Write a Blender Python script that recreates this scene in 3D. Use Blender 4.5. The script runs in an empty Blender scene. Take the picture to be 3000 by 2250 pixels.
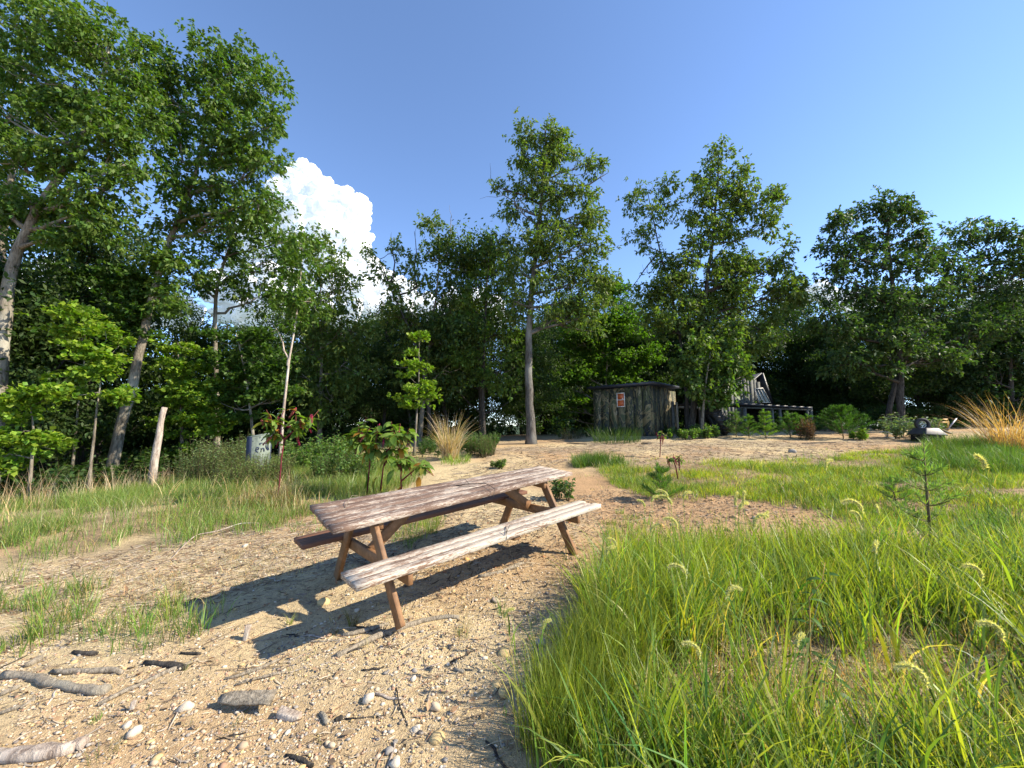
import bpy, math, numpy as np
from mathutils import Vector, Matrix
rs = np.random.RandomState(7)
C = bpy.context.scene.collection
scene = bpy.context.scene
rad = math.radians

# ------------------------------------------------------------ camera, sky, sun, exposure
PITCH = 6.0
F = 1168.4                       # focal length in pixels of the 3000 px wide photograph
cam_d = bpy.data.cameras.new("camera")
cam = bpy.data.objects.new("camera", cam_d)
C.objects.link(cam)
scene.camera = cam
cam_d.sensor_width = 36.0
cam_d.lens = 36.0 * F / 3000.0
cam_d.clip_start = 0.05
cam_d.clip_end = 20000
cam.location = (0, 0, 0)
cam.rotation_euler = (rad(90 + PITCH), 0, 0)

SUN_AZ, SUN_EL = 98.0, 36.5      # azimuth from +Y clockwise
world = bpy.data.worlds.new("World")
scene.world = world
world.use_nodes = True
wn = world.node_tree
for n in list(wn.nodes):
    wn.nodes.remove(n)
w_out = wn.nodes.new("ShaderNodeOutputWorld")
w_bg = wn.nodes.new("ShaderNodeBackground")
w_sky = wn.nodes.new("ShaderNodeTexSky")
w_sky.sky_type = 'NISHITA'
w_sky.sun_disc = False
w_sky.sun_elevation = rad(SUN_EL)
w_sky.sun_rotation = rad(SUN_AZ)
w_sky.air_density = 0.65
w_sky.dust_density = 0.0
w_sky.ozone_density = 3.0
w_bg.inputs[1].default_value = 0.15
wn.links.new(w_sky.outputs[0], w_bg.inputs[0])
wn.links.new(w_bg.outputs[0], w_out.inputs[0])
sun_d = bpy.data.lights.new("sun", 'SUN')
sun = bpy.data.objects.new("sun", sun_d)
C.objects.link(sun)
sun_d.energy = 4.4
sun_d.angle = rad(0.5)
sun_d.color = (1.0, 0.90, 0.72)
S = Vector((math.sin(rad(SUN_AZ)) * math.cos(rad(SUN_EL)), math.cos(rad(SUN_AZ)) * math.cos(rad(SUN_EL)), math.sin(rad(SUN_EL))))
sun.rotation_euler = S.to_track_quat('Z', 'Y').to_euler()
sun.location = (30, 0, 30)
scene.view_settings.view_transform = 'Standard'
scene.view_settings.look = 'None'
scene.view_settings.gamma = 1
scene.view_settings.use_curve_mapping = False
scene.view_settings.exposure = 1.35
scene.render.engine = 'CYCLES'
scene.cycles.max_bounces = 7
scene.cycles.diffuse_bounces = 4
scene.cycles.glossy_bounces = 2
scene.cycles.transmission_bounces = 5
scene.cycles.transparent_max_bounces = 6
scene.cycles.caustics_reflective = False
scene.cycles.caustics_refractive = False

# ------------------------------------------------------------ helpers
cp, sp = math.cos(rad(PITCH)), math.sin(rad(PITCH))
def ray(px, py):
    """direction of a photograph pixel (3000 x 2250), scaled so that its depth along the view axis is 1"""
    x, y = (px - 1500) / F, (py - 1125) / F
    return np.array([x, cp + y * sp, sp - y * cp])
def at(px, py, Y):
    r = ray(px, py)
    return r * (Y / r[1])
def vat(vx, vy, Y):              # same, in the 2212 px wide survey print of the photograph
    return at(vx * 1.35624, vy * 1.35624, Y)

def hsh(ix, iy, s):
    n = (ix * 374761393 + iy * 668265263 + s * 1442695041) & 0x7fffffff
    n = ((n ^ (n >> 13)) * 1274126177) & 0x7fffffff
    return ((n ^ (n >> 16)) & 0xffff) / 65535.0
def vnoise(x, y, s=0):
    x = np.asarray(x, float); y = np.asarray(y, float)
    ix = np.floor(x).astype(np.int64); iy = np.floor(y).astype(np.int64)
    fx = x - ix; fy = y - iy
    fx = fx * fx * (3 - 2 * fx); fy = fy * fy * (3 - 2 * fy)
    a = hsh(ix, iy, s); b = hsh(ix + 1, iy, s); c = hsh(ix, iy + 1, s); d = hsh(ix + 1, iy + 1, s)
    return (a * (1 - fx) + b * fx) * (1 - fy) + (c * (1 - fx) + d * fx) * fy - 0.5
def fbm(x, y, s=0, o=4):
    t = 0; a = 1.0; x = np.asarray(x, float); y = np.asarray(y, float)
    for i in range(o):
        t = t + a * vnoise(x * 2 ** i, y * 2 ** i, s + i * 17); a *= 0.5
    return t
def sstep(a, b, x):
    t = np.clip((np.asarray(x, float) - a) / (b - a), 0, 1)
    return t * t * (3 - 2 * t)

def near2(x, y): return 1 - sstep(4, 7, np.hypot(x, y))
def ground_z(x, y, fine=True):
    x = np.asarray(x, float); y = np.asarray(y, float)
    z = -1.3486 + 0.0276 * (np.clip(x, -30, 30) + 0.47) + 0.0587 * (np.clip(y, -3, 40) - 4.02)
    z = z - 0.9 * sstep(4.5, 14, -x) * sstep(4, 12, y) - 0.10 * np.clip(-x - 14, 0, 60)
    z = z - 0.24 * np.clip(np.sqrt(np.maximum(y - 19, 0) ** 2 + 1) - 1, 0, 75)
    z = z - 0.10 * np.clip(x - 24, 0, 60)
    z = z + 0.05 * fbm(x * 0.35, y * 0.35, 3, 2) + 0.12 * fbm(x * .12, y * .12, 9, 2) * sstep(6, 12, y)
    if fine:
        near = 1 - sstep(10, 16, np.hypot(x, y))
        z = z + near * (0.022 * fbm(x * 2.3, y * 2.3, 5, 3) + 0.016 * fbm(x * 9, y * 9, 6, 3) + near2(x, y) * 0.011 * fbm(x * 24, y * 24, 8, 2))
    far = sstep(120, 900, np.hypot(x, y))
    z = z + far * 26 * (fbm(x / 420, y / 420, 21, 3) + 0.2)
    return z
def gz(x, y): return float(ground_z(x, y))
def hit(px, py):
    """where the ray through a photograph pixel meets the ground"""
    r = ray(px, py); t = 0.5
    while t < 60:
        p = r * t
        if p[2] < gz(p[0], p[1]): break
        t *= 1.02
    lo, hi = t / 1.02, t
    for _ in range(20):
        m = (lo + hi) / 2; p = r * m
        if p[2] < gz(p[0], p[1]): hi = m
        else: lo = m
    return r * hi
def vhit(vx, vy): return hit(vx * 1.35624, vy * 1.35624)

def new_mesh(name, V, T=None, Q=None, mats=(), col=None, midx=None, smooth=False):
    V = np.asarray(V, np.float32).reshape(-1, 3)
    T = np.zeros((0, 3), np.int32) if T is None or len(T) == 0 else np.asarray(T, np.int32)
    Q = np.zeros((0, 4), np.int32) if Q is None or len(Q) == 0 else np.asarray(Q, np.int32)
    me = bpy.data.meshes.new(name)
    me.vertices.add(len(V)); me.vertices.foreach_set("co", V.ravel())
    nl = len(T) * 3 + len(Q) * 4
    me.loops.add(nl); me.loops.foreach_set("vertex_index", np.concatenate([T.ravel(), Q.ravel()]))
    me.polygons.add(len(T) + len(Q))
    st = np.concatenate([np.arange(len(T)) * 3, len(T) * 3 + np.arange(len(Q)) * 4]).astype(np.int32)
    me.polygons.foreach_set("loop_start", st)
    if midx is not None: me.polygons.foreach_set("material_index", np.asarray(midx, np.int32))
    if smooth: me.polygons.foreach_set("use_smooth", np.ones(len(T) + len(Q), bool))
    for m in mats: me.materials.append(m)
    if col is not None:
        ca = me.color_attributes.new("col", 'FLOAT_COLOR', 'POINT')
        c4 = np.ones((len(V), 4), np.float32); c4[:, :3] = col
        ca.data.foreach_set("color", c4.ravel())
    me.update(calc_edges=True)
    return me

class MB:
    """collects pieces of one mesh"""
    def __init__(s): s.V = []; s.T = []; s.Q = []; s.Cc = []; s.n = 0
    def add(s, V, T=None, Q=None, col=(1, 1, 1)):
        V = np.asarray(V, float).reshape(-1, 3)
        if T is not None and len(T): s.T.append(np.asarray(T) + s.n)
        if Q is not None and len(Q): s.Q.append(np.asarray(Q) + s.n)
        c = np.asarray(col, float)
        s.Cc.append(np.broadcast_to(c, (len(V), 3)) if c.ndim == 1 else c)
        s.V.append(V); s.n += len(V)
        return s
    def box(s, cx, cy, cz, sx, sy, sz, M=None, col=(1, 1, 1)):
        o = np.array([[i, j, k] for k in (-.5, .5) for j in (-.5, .5) for i in (-.5, .5)]) * (sx, sy, sz)
        if M is not None: o = o @ np.asarray(M).T
        o = o + (cx, cy, cz)
        return s.add(o, Q=[[0, 2, 3, 1], [4, 5, 7, 6], [0, 1, 5, 4], [2, 6, 7, 3], [0, 4, 6, 2], [1, 3, 7, 5]], col=col)
    def tube(s, pts, r, n=6, col=(1, 1, 1), cap=True, jit=0.0):
        pts = np.asarray(pts, float); k = len(pts)
        r = np.broadcast_to(np.asarray(r, float), (k,))
        d = np.gradient(pts, axis=0); d /= np.linalg.norm(d, axis=1, keepdims=True) + 1e-9
        up = np.array([0, 0, 1.0]) if abs(d[:, 2]).mean() < 0.8 else np.array([1.0, 0, 0])
        a = np.cross(d, up); a /= np.linalg.norm(a, axis=1, keepdims=True) + 1e-9
        b = np.cross(d, a)
        th = np.arange(n) * 2 * np.pi / n
        rr = r[:, None] * (1 + (jit * rs.uniform(-1, 1, (k, n)) if jit else 0))
        V = pts[:, None] + a[:, None] * (np.cos(th)[None, :, None] * rr[..., None]) + b[:, None] * (np.sin(th)[None, :, None] * rr[..., None])
        V = V.reshape(-1, 3)
        i = np.arange(k - 1)[:, None] * n; j = np.arange(n)[None]; j2 = (j + 1) % n
        Q = np.stack([i + j, i + j2, i + n + j2, i + n + j], -1).reshape(-1, 4)
        T = []
        if cap:
            V = np.vstack([V, pts[0], pts[-1]])
            for q in range(n):
                T.append([k * n, (q + 1) % n, q]); T.append([k * n + 1, (k - 1) * n + q, (k - 1) * n + (q + 1) % n])
        return s.add(V, T=T, Q=Q, col=col)
    def mesh(s, name, mats, smooth=False, usecol=True):
        V = np.vstack(s.V); T = np.vstack(s.T) if s.T else None; Q = np.vstack(s.Q) if s.Q else None
        return new_mesh(name, V, T, Q, mats, np.vstack(s.Cc) if usecol else None, smooth=smooth)
    def obj(s, name, mats, parent=None, smooth=False, usecol=True, **kw):
        if not isinstance(mats, (list, tuple)): mats = [mats]
        return link(name, s.mesh(name, mats, smooth, usecol), parent, **kw)

def link(name, me, parent=None, loc=None, label=None, category=None, group=None, kind=None):
    o = bpy.data.objects.new(name, me); C.objects.link(o)
    if parent is not None: o.parent = parent
    if loc is not None: o.location = loc
    props(o, label, category, group, kind)
    return o
def props(o, label=None, category=None, group=None, kind=None):
    if label: o["label"] = label
    if category: o["category"] = category
    if group: o["group"] = group
    if kind: o["kind"] = kind
def thing(name, loc, label, category, group=None, rz=0, kind='thing'):
    o = bpy.data.objects.new(name, None); C.objects.link(o)
    o.location = loc; o.rotation_euler = (0, 0, rz); o.empty_display_size = .2
    props(o, label, category, group, kind)
    return o

# ------------------------------------------------------------ materials
def mat(name):
    m = bpy.data.materials.new(name); m.use_nodes = True
    nt = m.node_tree
    return m, nt, nt.nodes["Principled BSDF"], nt.nodes["Material Output"]
def node(nt, t, **kw):
    n = nt.nodes.new(t)
    for k, v in kw.items(): setattr(n, k, v)
    return n
def noise(nt, scale, detail=5, rough=.6, vec=None, dist=0):
    n = node(nt, "ShaderNodeTexNoise"); n.inputs["Scale"].default_value = scale
    n.inputs["Detail"].default_value = detail; n.inputs["Roughness"].default_value = rough
    n.inputs["Distortion"].default_value = dist
    if vec is not None: nt.links.new(vec, n.inputs["Vector"])
    return n
def ramp(nt, src, stops):
    r = node(nt, "ShaderNodeValToRGB"); e = r.color_ramp.elements
    while len(e) < len(stops): e.new(.5)
    for i, (p, c) in enumerate(stops):
        e[i].position = p; e[i].color = (*c, 1) if len(c) == 3 else c
    nt.links.new(src, r.inputs[0]); return r
def mixc(nt, fac, a, b, mode='MIX'):
    m = node(nt, "ShaderNodeMix", data_type='RGBA', blend_type=mode)
    for v, i in ((fac, 0), (a, 6), (b, 7)):
        if isinstance(v, (int, float)): m.inputs[i].default_value = v
        elif isinstance(v, tuple): m.inputs[i].default_value = (*v, 1)
        else: nt.links.new(v, m.inputs[i])
    return m.outputs[2]
def bump(nt, bsdf, src, strength=.5, dist=.02):
    b = node(nt, "ShaderNodeBump"); b.inputs["Strength"].default_value = strength; b.inputs["Distance"].default_value = dist
    nt.links.new(src, b.inputs["Height"]); nt.links.new(b.outputs[0], bsdf.inputs["Normal"]); return b
def coords(nt, scale=(1, 1, 1), kind="Object"):
    t = node(nt, "ShaderNodeTexCoord"); m = node(nt, "ShaderNodeMapping")
    m.inputs["Scale"].default_value = scale
    nt.links.new(t.outputs[kind], m.inputs[0]); return m.outputs[0]

def leaf_mat(name, rough=.5, trans=.4, spec=.35, tint=(1, 1, 1), ttint=(1.25, 1.5, .35)):
    """green tissue: diffuse + light passing through; colour comes from each leaf's own colour"""
    m, nt, b, out = mat(name)
    a = node(nt, "ShaderNodeAttribute", attribute_name="col")
    c = mixc(nt, 1.0, a.outputs[0], tint, 'MULTIPLY')
    nt.links.new(c, b.inputs["Base Color"])
    b.inputs["Roughness"].default_value = rough
    b.inputs["Specular IOR Level"].default_value = spec
    t = node(nt, "ShaderNodeBsdfTranslucent")
    nt.links.new(mixc(nt, 1.0, a.outputs[0], ttint, 'MULTIPLY'), t.inputs[0])
    mx = node(nt, "ShaderNodeMixShader"); mx.inputs[0].default_value = trans
    nt.links.new(b.outputs[0], mx.inputs[1]); nt.links.new(t.outputs[0], mx.inputs[2])
    nt.links.new(mx.outputs[0], out.inputs[0])
    return m
def col_mat(name, rough=.85, spec=.2, nscale=0, namt=.3, bumps=0, bscale=40):
    m, nt, b, out = mat(name)
    a = node(nt, "ShaderNodeAttribute", attribute_name="col"); c = a.outputs[0]
    if nscale:
        n = noise(nt, nscale, 4, .6, coords(nt))
        r = ramp(nt, n.outputs[0], [(.3, (1 - namt,) * 3), (.7, (1 + namt,) * 3)])
        c = mixc(nt, 1.0, c, r.outputs[0], 'MULTIPLY')
    nt.links.new(c, b.inputs["Base Color"])
    b.inputs["Roughness"].default_value = rough; b.inputs["Specular IOR Level"].default_value = spec
    if bumps: bump(nt, b, noise(nt, bscale, 5, .7, coords(nt)).outputs[0], bumps, .01)
    return m
def bark_mat(name, dark, light, lich=None, vs=14):
    m, nt, b, out = mat(name)
    co = coords(nt, (vs, vs, vs * .22)); n1 = noise(nt, 1.6, 6, .7, co, .6)
    n2 = noise(nt, 1.4, 3, .5, coords(nt, (1, 1, .6)))
    c = ramp(nt, n1.outputs[0], [(.36, dark), (.66, light)]).outputs[0]
    if lich: c = mixc(nt, ramp(nt, n2.outputs[0], [(.48, (0, 0, 0)), (.62, (1, 1, 1))]).outputs[0], c, lich)
    nt.links.new(c, b.inputs["Base Color"]); b.inputs["Roughness"].default_value = .9
    b.inputs["Specular IOR Level"].default_value = .15
    bump(nt, b, n1.outputs[0], .9, .03)
    return m

M_leaf = leaf_mat("oak_leaf", .55, .42, .28)
M_grass = leaf_mat("grass_blade", .45, .42, .4, ttint=(1.6, 1.55, .4))
M_stuff = col_mat("earth_bits", .9, .15)
M_bark = bark_mat("grey_bark", (.07, .058, .045), (.27, .23, .18), (.32, .30, .25))
M_barkd = bark_mat("dark_bark", (.022, .019, .017), (.085, .075, .065))
M_pale = bark_mat("bare_wood", (.20, .15, .12), (.52, .44, .37), (.60, .56, .50))
M_drift = bark_mat("weathered_stick", (.17, .14, .105), (.42, .36, .28), (.33, .30, .24), 30)
M_rock = col_mat("stone", .85, .25, 14, .25, .4, 30)

# ------------------------------------------------------------ ground: one sheet to the horizon
def ground_material():
    m, nt, b, out = mat("bare_clay_and_grit")
    co = coords(nt)
    big = noise(nt, .35, 4, .55, co); mid = noise(nt, 2.2, 6, .65, co, .4); fin = noise(nt, 28, 6, .75, co); gr = noise(nt, 120, 3, .6, co)
    a = node(nt, "ShaderNodeAttribute", attribute_name="col")
    c = mixc(nt, .55, a.outputs[0], ramp(nt, mid.outputs[0], [(.30, (.60, .60, .62)), (.52, (1.0, .98, .95)), (.72, (1.25, 1.2, 1.12))]).outputs[0], 'MULTIPLY')
    c = mixc(nt, .8, c, ramp(nt, fin.outputs[0], [(.30, (.50, .46, .44)), (.48, (1, 1, 1)), (.70, (1.30, 1.27, 1.2))]).outputs[0], 'MULTIPLY')
    c = mixc(nt, .55, c, ramp(nt, gr.outputs[0], [(.32, (.55, .52, .5)), (.5, (1, 1, 1)), (.68, (1.4, 1.38, 1.3))]).outputs[0], 'MULTIPLY')
    nt.links.new(c, b.inputs["Base Color"]); b.inputs["Roughness"].default_value = .95
    b.inputs["Specular IOR Level"].default_value = .12
    add = node(nt, "ShaderNodeMath", operation='ADD'); nt.links.new(fin.outputs[0], add.inputs[0]); nt.links.new(gr.outputs[0], add.inputs[1])
    bump(nt, b, add.outputs[0], .8, .02)
    return m
def in_poly(x, y, P):
    r = np.zeros(np.shape(x), bool); n = len(P)
    for i in range(n):
        x1, y1 = P[i]; x2, y2 = P[(i + 1) % n]
        c = ((y1 > y) != (y2 > y)) & (x < (x2 - x1) * (y - y1) / (y2 - y1 + 1e-12) + x1)
        r ^= c
    return r
def gpoly(pts): return [tuple(vhit(*p)[:2]) for p in pts]
P_fore = gpoly([(1120, 1659), (1160, 1500), (1215, 1390), (1270, 1290), (1350, 1235), (1500, 1205), (1780, 1200), (2000, 1212), (2212, 1205)]) + [(4.2, 2.2), (3.6, .8), (1.0, .8), (.55, 1.5)]
P_lawn = gpoly([(1300, 1008), (1400, 992), (1520, 996), (1660, 996), (1800, 986), (1950, 975), (2212, 962), (2212, 1180), (2120, 1165), (1990, 1150), (1850, 1122), (1700, 1092), (1560, 1066), (1500, 1085), (1400, 1085), (1330, 1050)])
P_left = gpoly([(0, 1250), (60, 1190), (220, 1215), (330, 1190), (480, 1160), (620, 1130), (700, 1105), (880, 1060), (925, 1010), (940, 980), (560, 985), (250, 1035), (0, 1050)])
P_left = P_left + [(-22, 13), (-14, 6)]
P_yard = gpoly([(930, 1040), (1100, 965), (1500, 950), (1900, 955), (1960, 985), (1700, 1000), (1400, 1000)])

def build_ground():
    def axis(lo, hi, near, far_mul, start):
        a = [start]; s = near
        while a[-1] < hi:
            if a[-1] > (7 if start else 5): s *= far_mul
            a.append(a[-1] + s)
        b = [start]; s = near
        while b[-1] > lo:
            if b[-1] < (start - 2.2 if start else -6): s *= far_mul
            b.append(b[-1] - s)
        return np.array(b[::-1][:-1] + a)
    xs = axis(-6000, 6000, .052, 1.09, 0); ys = axis(-300, 7000, .052, 1.09, 3)
    X, Y = np.meshgrid(xs, ys); Z = ground_z(X, Y)
    V = np.stack([X, Y, Z], -1).reshape(-1, 3)
    nx, ny = len(xs), len(ys)
    i = np.arange(ny - 1)[:, None] * nx + np.arange(nx - 1)[None]
    Q = np.stack([i, i + 1, i + nx + 1, i + nx], -1).reshape(-1, 4)
    x, y = X.ravel(), Y.ravel()
    d = np.hypot(x, y)
    base = np.array([.50, .40, .245]) * np.ones((len(x), 1))
    orange = .85 * sstep(-.25, .55, fbm(x * .5, y * .5, 31, 3) + .55 * sstep(.2, 1.5, x) * (1 - sstep(9, 13, y)) * sstep(2.6, 4.2, y) - .12 * (y < 3.2))
    base = base * (1 - orange[:, None]) + np.array([.38, .235, .13]) * orange[:, None]
    grey = sstep(.05, .3, fbm(x * .3, y * .9, 41, 3)) * sstep(9.5, 11, y)
    base = base * (1 - .5 * grey[:, None]) + np.array([.22, .18, .15]) * .5 * grey[:, None]
    wx, wy = x + .35 * fbm(x * 2, y * 2, 71, 3), y + .35 * fbm(x * 2, y * 2, 72, 3)
    g = np.zeros(len(x))
    for sx, sy in ((0, 0), (.22, 0), (-.22, 0), (0, .22), (0, -.22), (.4, .4), (-.4, .4), (.4, -.4), (-.4, -.4)):
        g += (in_poly(wx + sx, wy + sy, P_fore) | in_poly(wx + sx, wy + sy, P_lawn) | in_poly(wx + sx, wy + sy, P_left)) / 9.0
    g = (g * np.clip(.75 + 1.2 * fbm(x * 1.7, y * 1.7, 73, 3), .2, 1))[:, None]
    duff = np.array([.17, .125, .085])
    base = base * (1 - .7 * g) + duff * .7 * g
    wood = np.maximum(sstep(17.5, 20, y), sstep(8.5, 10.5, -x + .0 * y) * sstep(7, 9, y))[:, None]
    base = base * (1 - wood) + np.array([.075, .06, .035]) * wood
    fr = sstep(60, 140, d)[:, None]
    base = base * (1 - fr) + np.array([.045, .07, .03]) * fr
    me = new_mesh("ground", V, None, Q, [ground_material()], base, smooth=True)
    return link("ground", me, kind="structure")
build_ground()

# ------------------------------------------------------------ picnic table
def paint_mat(name, wear, brown=(.15, .072, .045), wood=(.36, .29, .225), k=0.10):
    m, nt, b, out = mat(name)
    tc = node(nt, "ShaderNodeTexCoord"); oi = node(nt, "ShaderNodeObjectInfo")
    off = node(nt, "ShaderNodeVectorMath", operation='MULTIPLY_ADD')
    nt.links.new(tc.outputs["Object"], off.inputs[0]); off.inputs[1].default_value = (1, 1, 1)
    rv = node(nt, "ShaderNodeVectorMath", operation='SCALE'); rv.inputs[0].default_value = (37, 19, 11)
    nt.links.new(oi.outputs["Random"], rv.inputs["Scale"]); nt.links.new(rv.outputs[0], off.inputs[2])
    mp = node(nt, "ShaderNodeMapping"); mp.inputs["Scale"].default_value = (7, 90, 90); nt.links.new(off.outputs[0], mp.inputs[0])
    mp2 = node(nt, "ShaderNodeMapping"); mp2.inputs["Scale"].default_value = (26, 85, 85); nt.links.new(off.outputs[0], mp2.inputs[0])
    n1 = noise(nt, 1, 7, .68, mp.outputs[0], .8); n2 = noise(nt, 1.0, 6, .8, mp2.outputs[0], .4)
    n3 = noise(nt, 2.2, 3, .5, off.outputs[0])
    s = node(nt, "ShaderNodeMath", operation='MULTIPLY_ADD'); nt.links.new(n2.outputs[0], s.inputs[0]); s.inputs[1].default_value = .6; nt.links.new(n1.outputs[0], s.inputs[2])
    s2 = node(nt, "ShaderNodeMath", operation='MULTIPLY_ADD'); nt.links.new(n3.outputs[0], s2.inputs[0]); s2.inputs[1].default_value = .45; nt.links.new(s.outputs[0], s2.inputs[2])
    sx = node(nt, "ShaderNodeSeparateXYZ"); nt.links.new(tc.outputs["Object"], sx.inputs[0])
    s3 = node(nt, "ShaderNodeMath", operation='MULTIPLY_ADD'); nt.links.new(sx.outputs[0], s3.inputs[0]); s3.inputs[1].default_value = k; nt.links.new(s2.outputs[0], s3.inputs[2])
    s4 = node(nt, "ShaderNodeMath", operation='MULTIPLY'); nt.links.new(s3.outputs[0], s4.inputs[0]); s4.inputs[1].default_value = .5
    msk = ramp(nt, s4.outputs[0], [(wear, (0, 0, 0)), (wear + .016, (1, 1, 1))])
    wn_ = ramp(nt, n2.outputs[0], [(.3, tuple(w * .62 for w in wood)), (.5, wood), (.7, tuple(min(1, w * 1.25) for w in wood))])
    bn = ramp(nt, n3.outputs[0], [(.3, tuple(w * .75 for w in brown)), (.7, tuple(w * 1.25 for w in brown))])
    c = mixc(nt, msk.outputs[0], bn.outputs[0], wn_.outputs[0])
    crack = ramp(nt, n1.outputs[0], [(.28, (.35, .3, .28)), (.34, (1, 1, 1))])
    c = mixc(nt, .8, c, crack.outputs[0], 'MULTIPLY')
    nt.links.new(c, b.inputs["Base Color"]); b.inputs["Roughness"].default_value = .72
    b.inputs["Specular IOR Level"].default_value = .3
    inv = node(nt, "ShaderNodeMath", operation='SUBTRACT'); nt.links.new(n1.outputs[0], inv.inputs[0]); nt.links.new(msk.outputs[0], inv.inputs[1])
    bump(nt, b, inv.outputs[0], .5, .0025)
    return m
M_top = paint_mat("peeling_brown_paint", .512, k=.02, brown=(.16, .10, .072), wood=(.40, .335, .275))
M_seat = paint_mat("mostly_bare_seat_wood", .468, brown=(.22, .135, .09), wood=(.45, .39, .32), k=.03)
M_seatd = paint_mat("far_bench_brown", .66)  # far bench boards browner and darker than the near bench
def frame_mat():
    m, nt, b, out = mat("brown_stained_timber")
    n = noise(nt, 1, 6, .65, coords(nt, (9, 9, 9)), .5); n2 = noise(nt, 40, 4, .6, coords(nt))
    c = ramp(nt, n.outputs[0], [(.3, (.11, .052, .02)), (.55, (.20, .10, .042)), (.72, (.29, .16, .075))]).outputs[0]
    c = mixc(nt, .5, c, ramp(nt, n2.outputs[0], [(.3, (.7, .7, .7)), (.7, (1.2, 1.2, 1.2))]).outputs[0], 'MULTIPLY')
    nt.links.new(c, b.inputs["Base Color"]); b.inputs["Roughness"].default_value = .65
    bump(nt, b, n2.outputs[0], .3, .002)
    return m
M_frame = frame_mat()
TO = np.array([-0.4714, 4.0223, -1.3486])
TM = np.array([[0.73109585, -0.68171986, -0.02751164], [0.67962853, 0.73121597, -0.0585514], [0.0600326, 0.024109, 0.99790523]])
U_, _, W_ = np.linalg.svd(TM); TM = U_ @ W_

def board_mesh(name, L, w, t, mats, nseg=26, y0=0, z0=0, zf=None, endwear=0, ox=0, wob=.0012):
    """one plank along x with bevelled long edges and slightly ragged ends"""
    b = .0018
    prof = np.array([[-w / 2 + b, -t / 2], [w / 2 - b, -t / 2], [w / 2, -t / 2 + b], [w / 2, t / 2 - b], [w / 2 - b, t / 2], [-w / 2 + b, t / 2], [-w / 2, t / 2 - b], [-w / 2, -t / 2 + b]])
    xs = np.linspace(-L / 2, L / 2, nseg); n = 8
    V = np.zeros((nseg, n, 3))
    e0, e1 = rs.uniform(-.006, .006, 2); e1 -= endwear
    for i, x in enumerate(xs):
        xx = x + (e0 if i == 0 else 0) + (e1 if i == nseg - 1 else 0)
        jy, jz = rs.uniform(-wob, wob, 2)
        V[i, :, 0] = xx + ox; V[i, :, 1] = prof[:, 0] + y0 + jy; V[i, :, 2] = prof[:, 1] + z0 + jz
        if zf: V[i, :, 2] += zf(xx + ox, V[i, :, 1])
    V = V.reshape(-1, 3)
    i = np.arange(nseg - 1)[:, None] * n; j = np.arange(n)[None]; j2 = (j + 1) % n
    Q = np.stack([i + j, i + n + j, i + n + j2, i + j2], -1).reshape(-1, 4)
    T = [[0, q, q + 1] for q in range(1, n - 1)] + [[(nseg - 1) * n, (nseg - 1) * n + q + 1, (nseg - 1) * n + q] for q in range(1, n - 1)]
    return new_mesh(name, V, T, Q, mats)

def build_table():
    t = thing("picnic_table", tuple(TO), "weathered brown wooden picnic table with peeling paint and two attached benches", "picnic table")
    t.rotation_euler = Matrix(TM.tolist()).to_euler()
    # tabletop: five planks; the old top is a little twisted
    L, W, tt = 2.688, 0.514, .036
    def zf(x, y):
        a, b_ = (x - .039) / (L / 2), (y + .014) / (W / 2)
        return .0276 * b_ * 1 + (-.0165 * a * b_) + .0005
    n = 5; gap = .004; w = (W - gap * (n - 1)) / n
    for i in range(n):
        y = -W / 2 - .014 + w / 2 + i * (w + gap)
        link("tabletop_board", board_mesh("tabletop_board", L, w, tt, [M_top], y0=y, z0=.75 - tt / 2 + rs.uniform(-.001, .001), zf=zf, ox=.039), t)
    Ls = 2.62
    for i in range(3):
        w = .091
        link("seat_board", board_mesh("seat_board", Ls, w, .038, [M_seat], y0=-.7023 + w / 2 + i * .0955, z0=.457 - .019, endwear=(.0, .12, .0)[i] * .25 + rs.uniform(0, .02), wob=.0018), t)
    for i in range(3):
        w = .091
        link("seat_board", board_mesh("seat_board", Ls, w, .038, [M_seatd], y0=.4105 + w / 2 + i * .0955, z0=.452 - .019 - .012), t, label="dark brown board of the far bench")
    def beam(name, a, b, wide, thick, flat):
        """timber from a to b, 'wide' in direction flat x axis"""
        a = np.array(a, float); b = np.array(b, float); d = b - a; Ln = np.linalg.norm(d); d /= Ln
        tdir = np.array(flat, float); tdir -= tdir @ d * d; tdir /= np.linalg.norm(tdir); wdir = np.cross(tdir, d)
        mb = MB(); c = (a + b) / 2
        M = np.stack([d, wdir, tdir], 1); mb.box(0, 0, 0, Ln, wide, thick)
        o = mb.obj(name, M_frame, t, usecol=False)
        o.matrix_local = Matrix.Translation(c.tolist()) @ Matrix(M.tolist()).to_4x4()
        bv = o.modifiers.new("bevel", 'BEVEL'); bv.width = .004; bv.segments = 1
        return o
    for xf, zl, s in ((-.972, .055, 1), (.981, -.05, -1)):
        for sy in (-1, 1):
            beam("leg", (xf, sy * .16, .715 + .02 * sy), (xf, sy * .61, (zl if sy < 0 else zl - .02) - .02), .089, .038, (1, 0, 0))
        xi = xf + s * .0395
        beam("seat_beam", (xi, -.685, .375), (xi, .685, .37), .089, .038, (1, 0, 0))
        beam("top_cleat", (xi, -.24, .655), (xi, .24, .69), .075, .038, (1, 0, 0))
        beam("brace", (xi + s * .02, 0.0, .40), (xi + s * .42, 0.0, .69), .089, .038, (0, 1, 0))
    beam("seat_cleat", (0.09, -.68, .40), (0.09, -.44, .40), .038, .075, (1, 0, 0))
    beam("top_cleat", (0.04, -.22, .685), (0.04, .21, .70), .038, .075, (1, 0, 0))
    return t
build_table()

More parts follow.
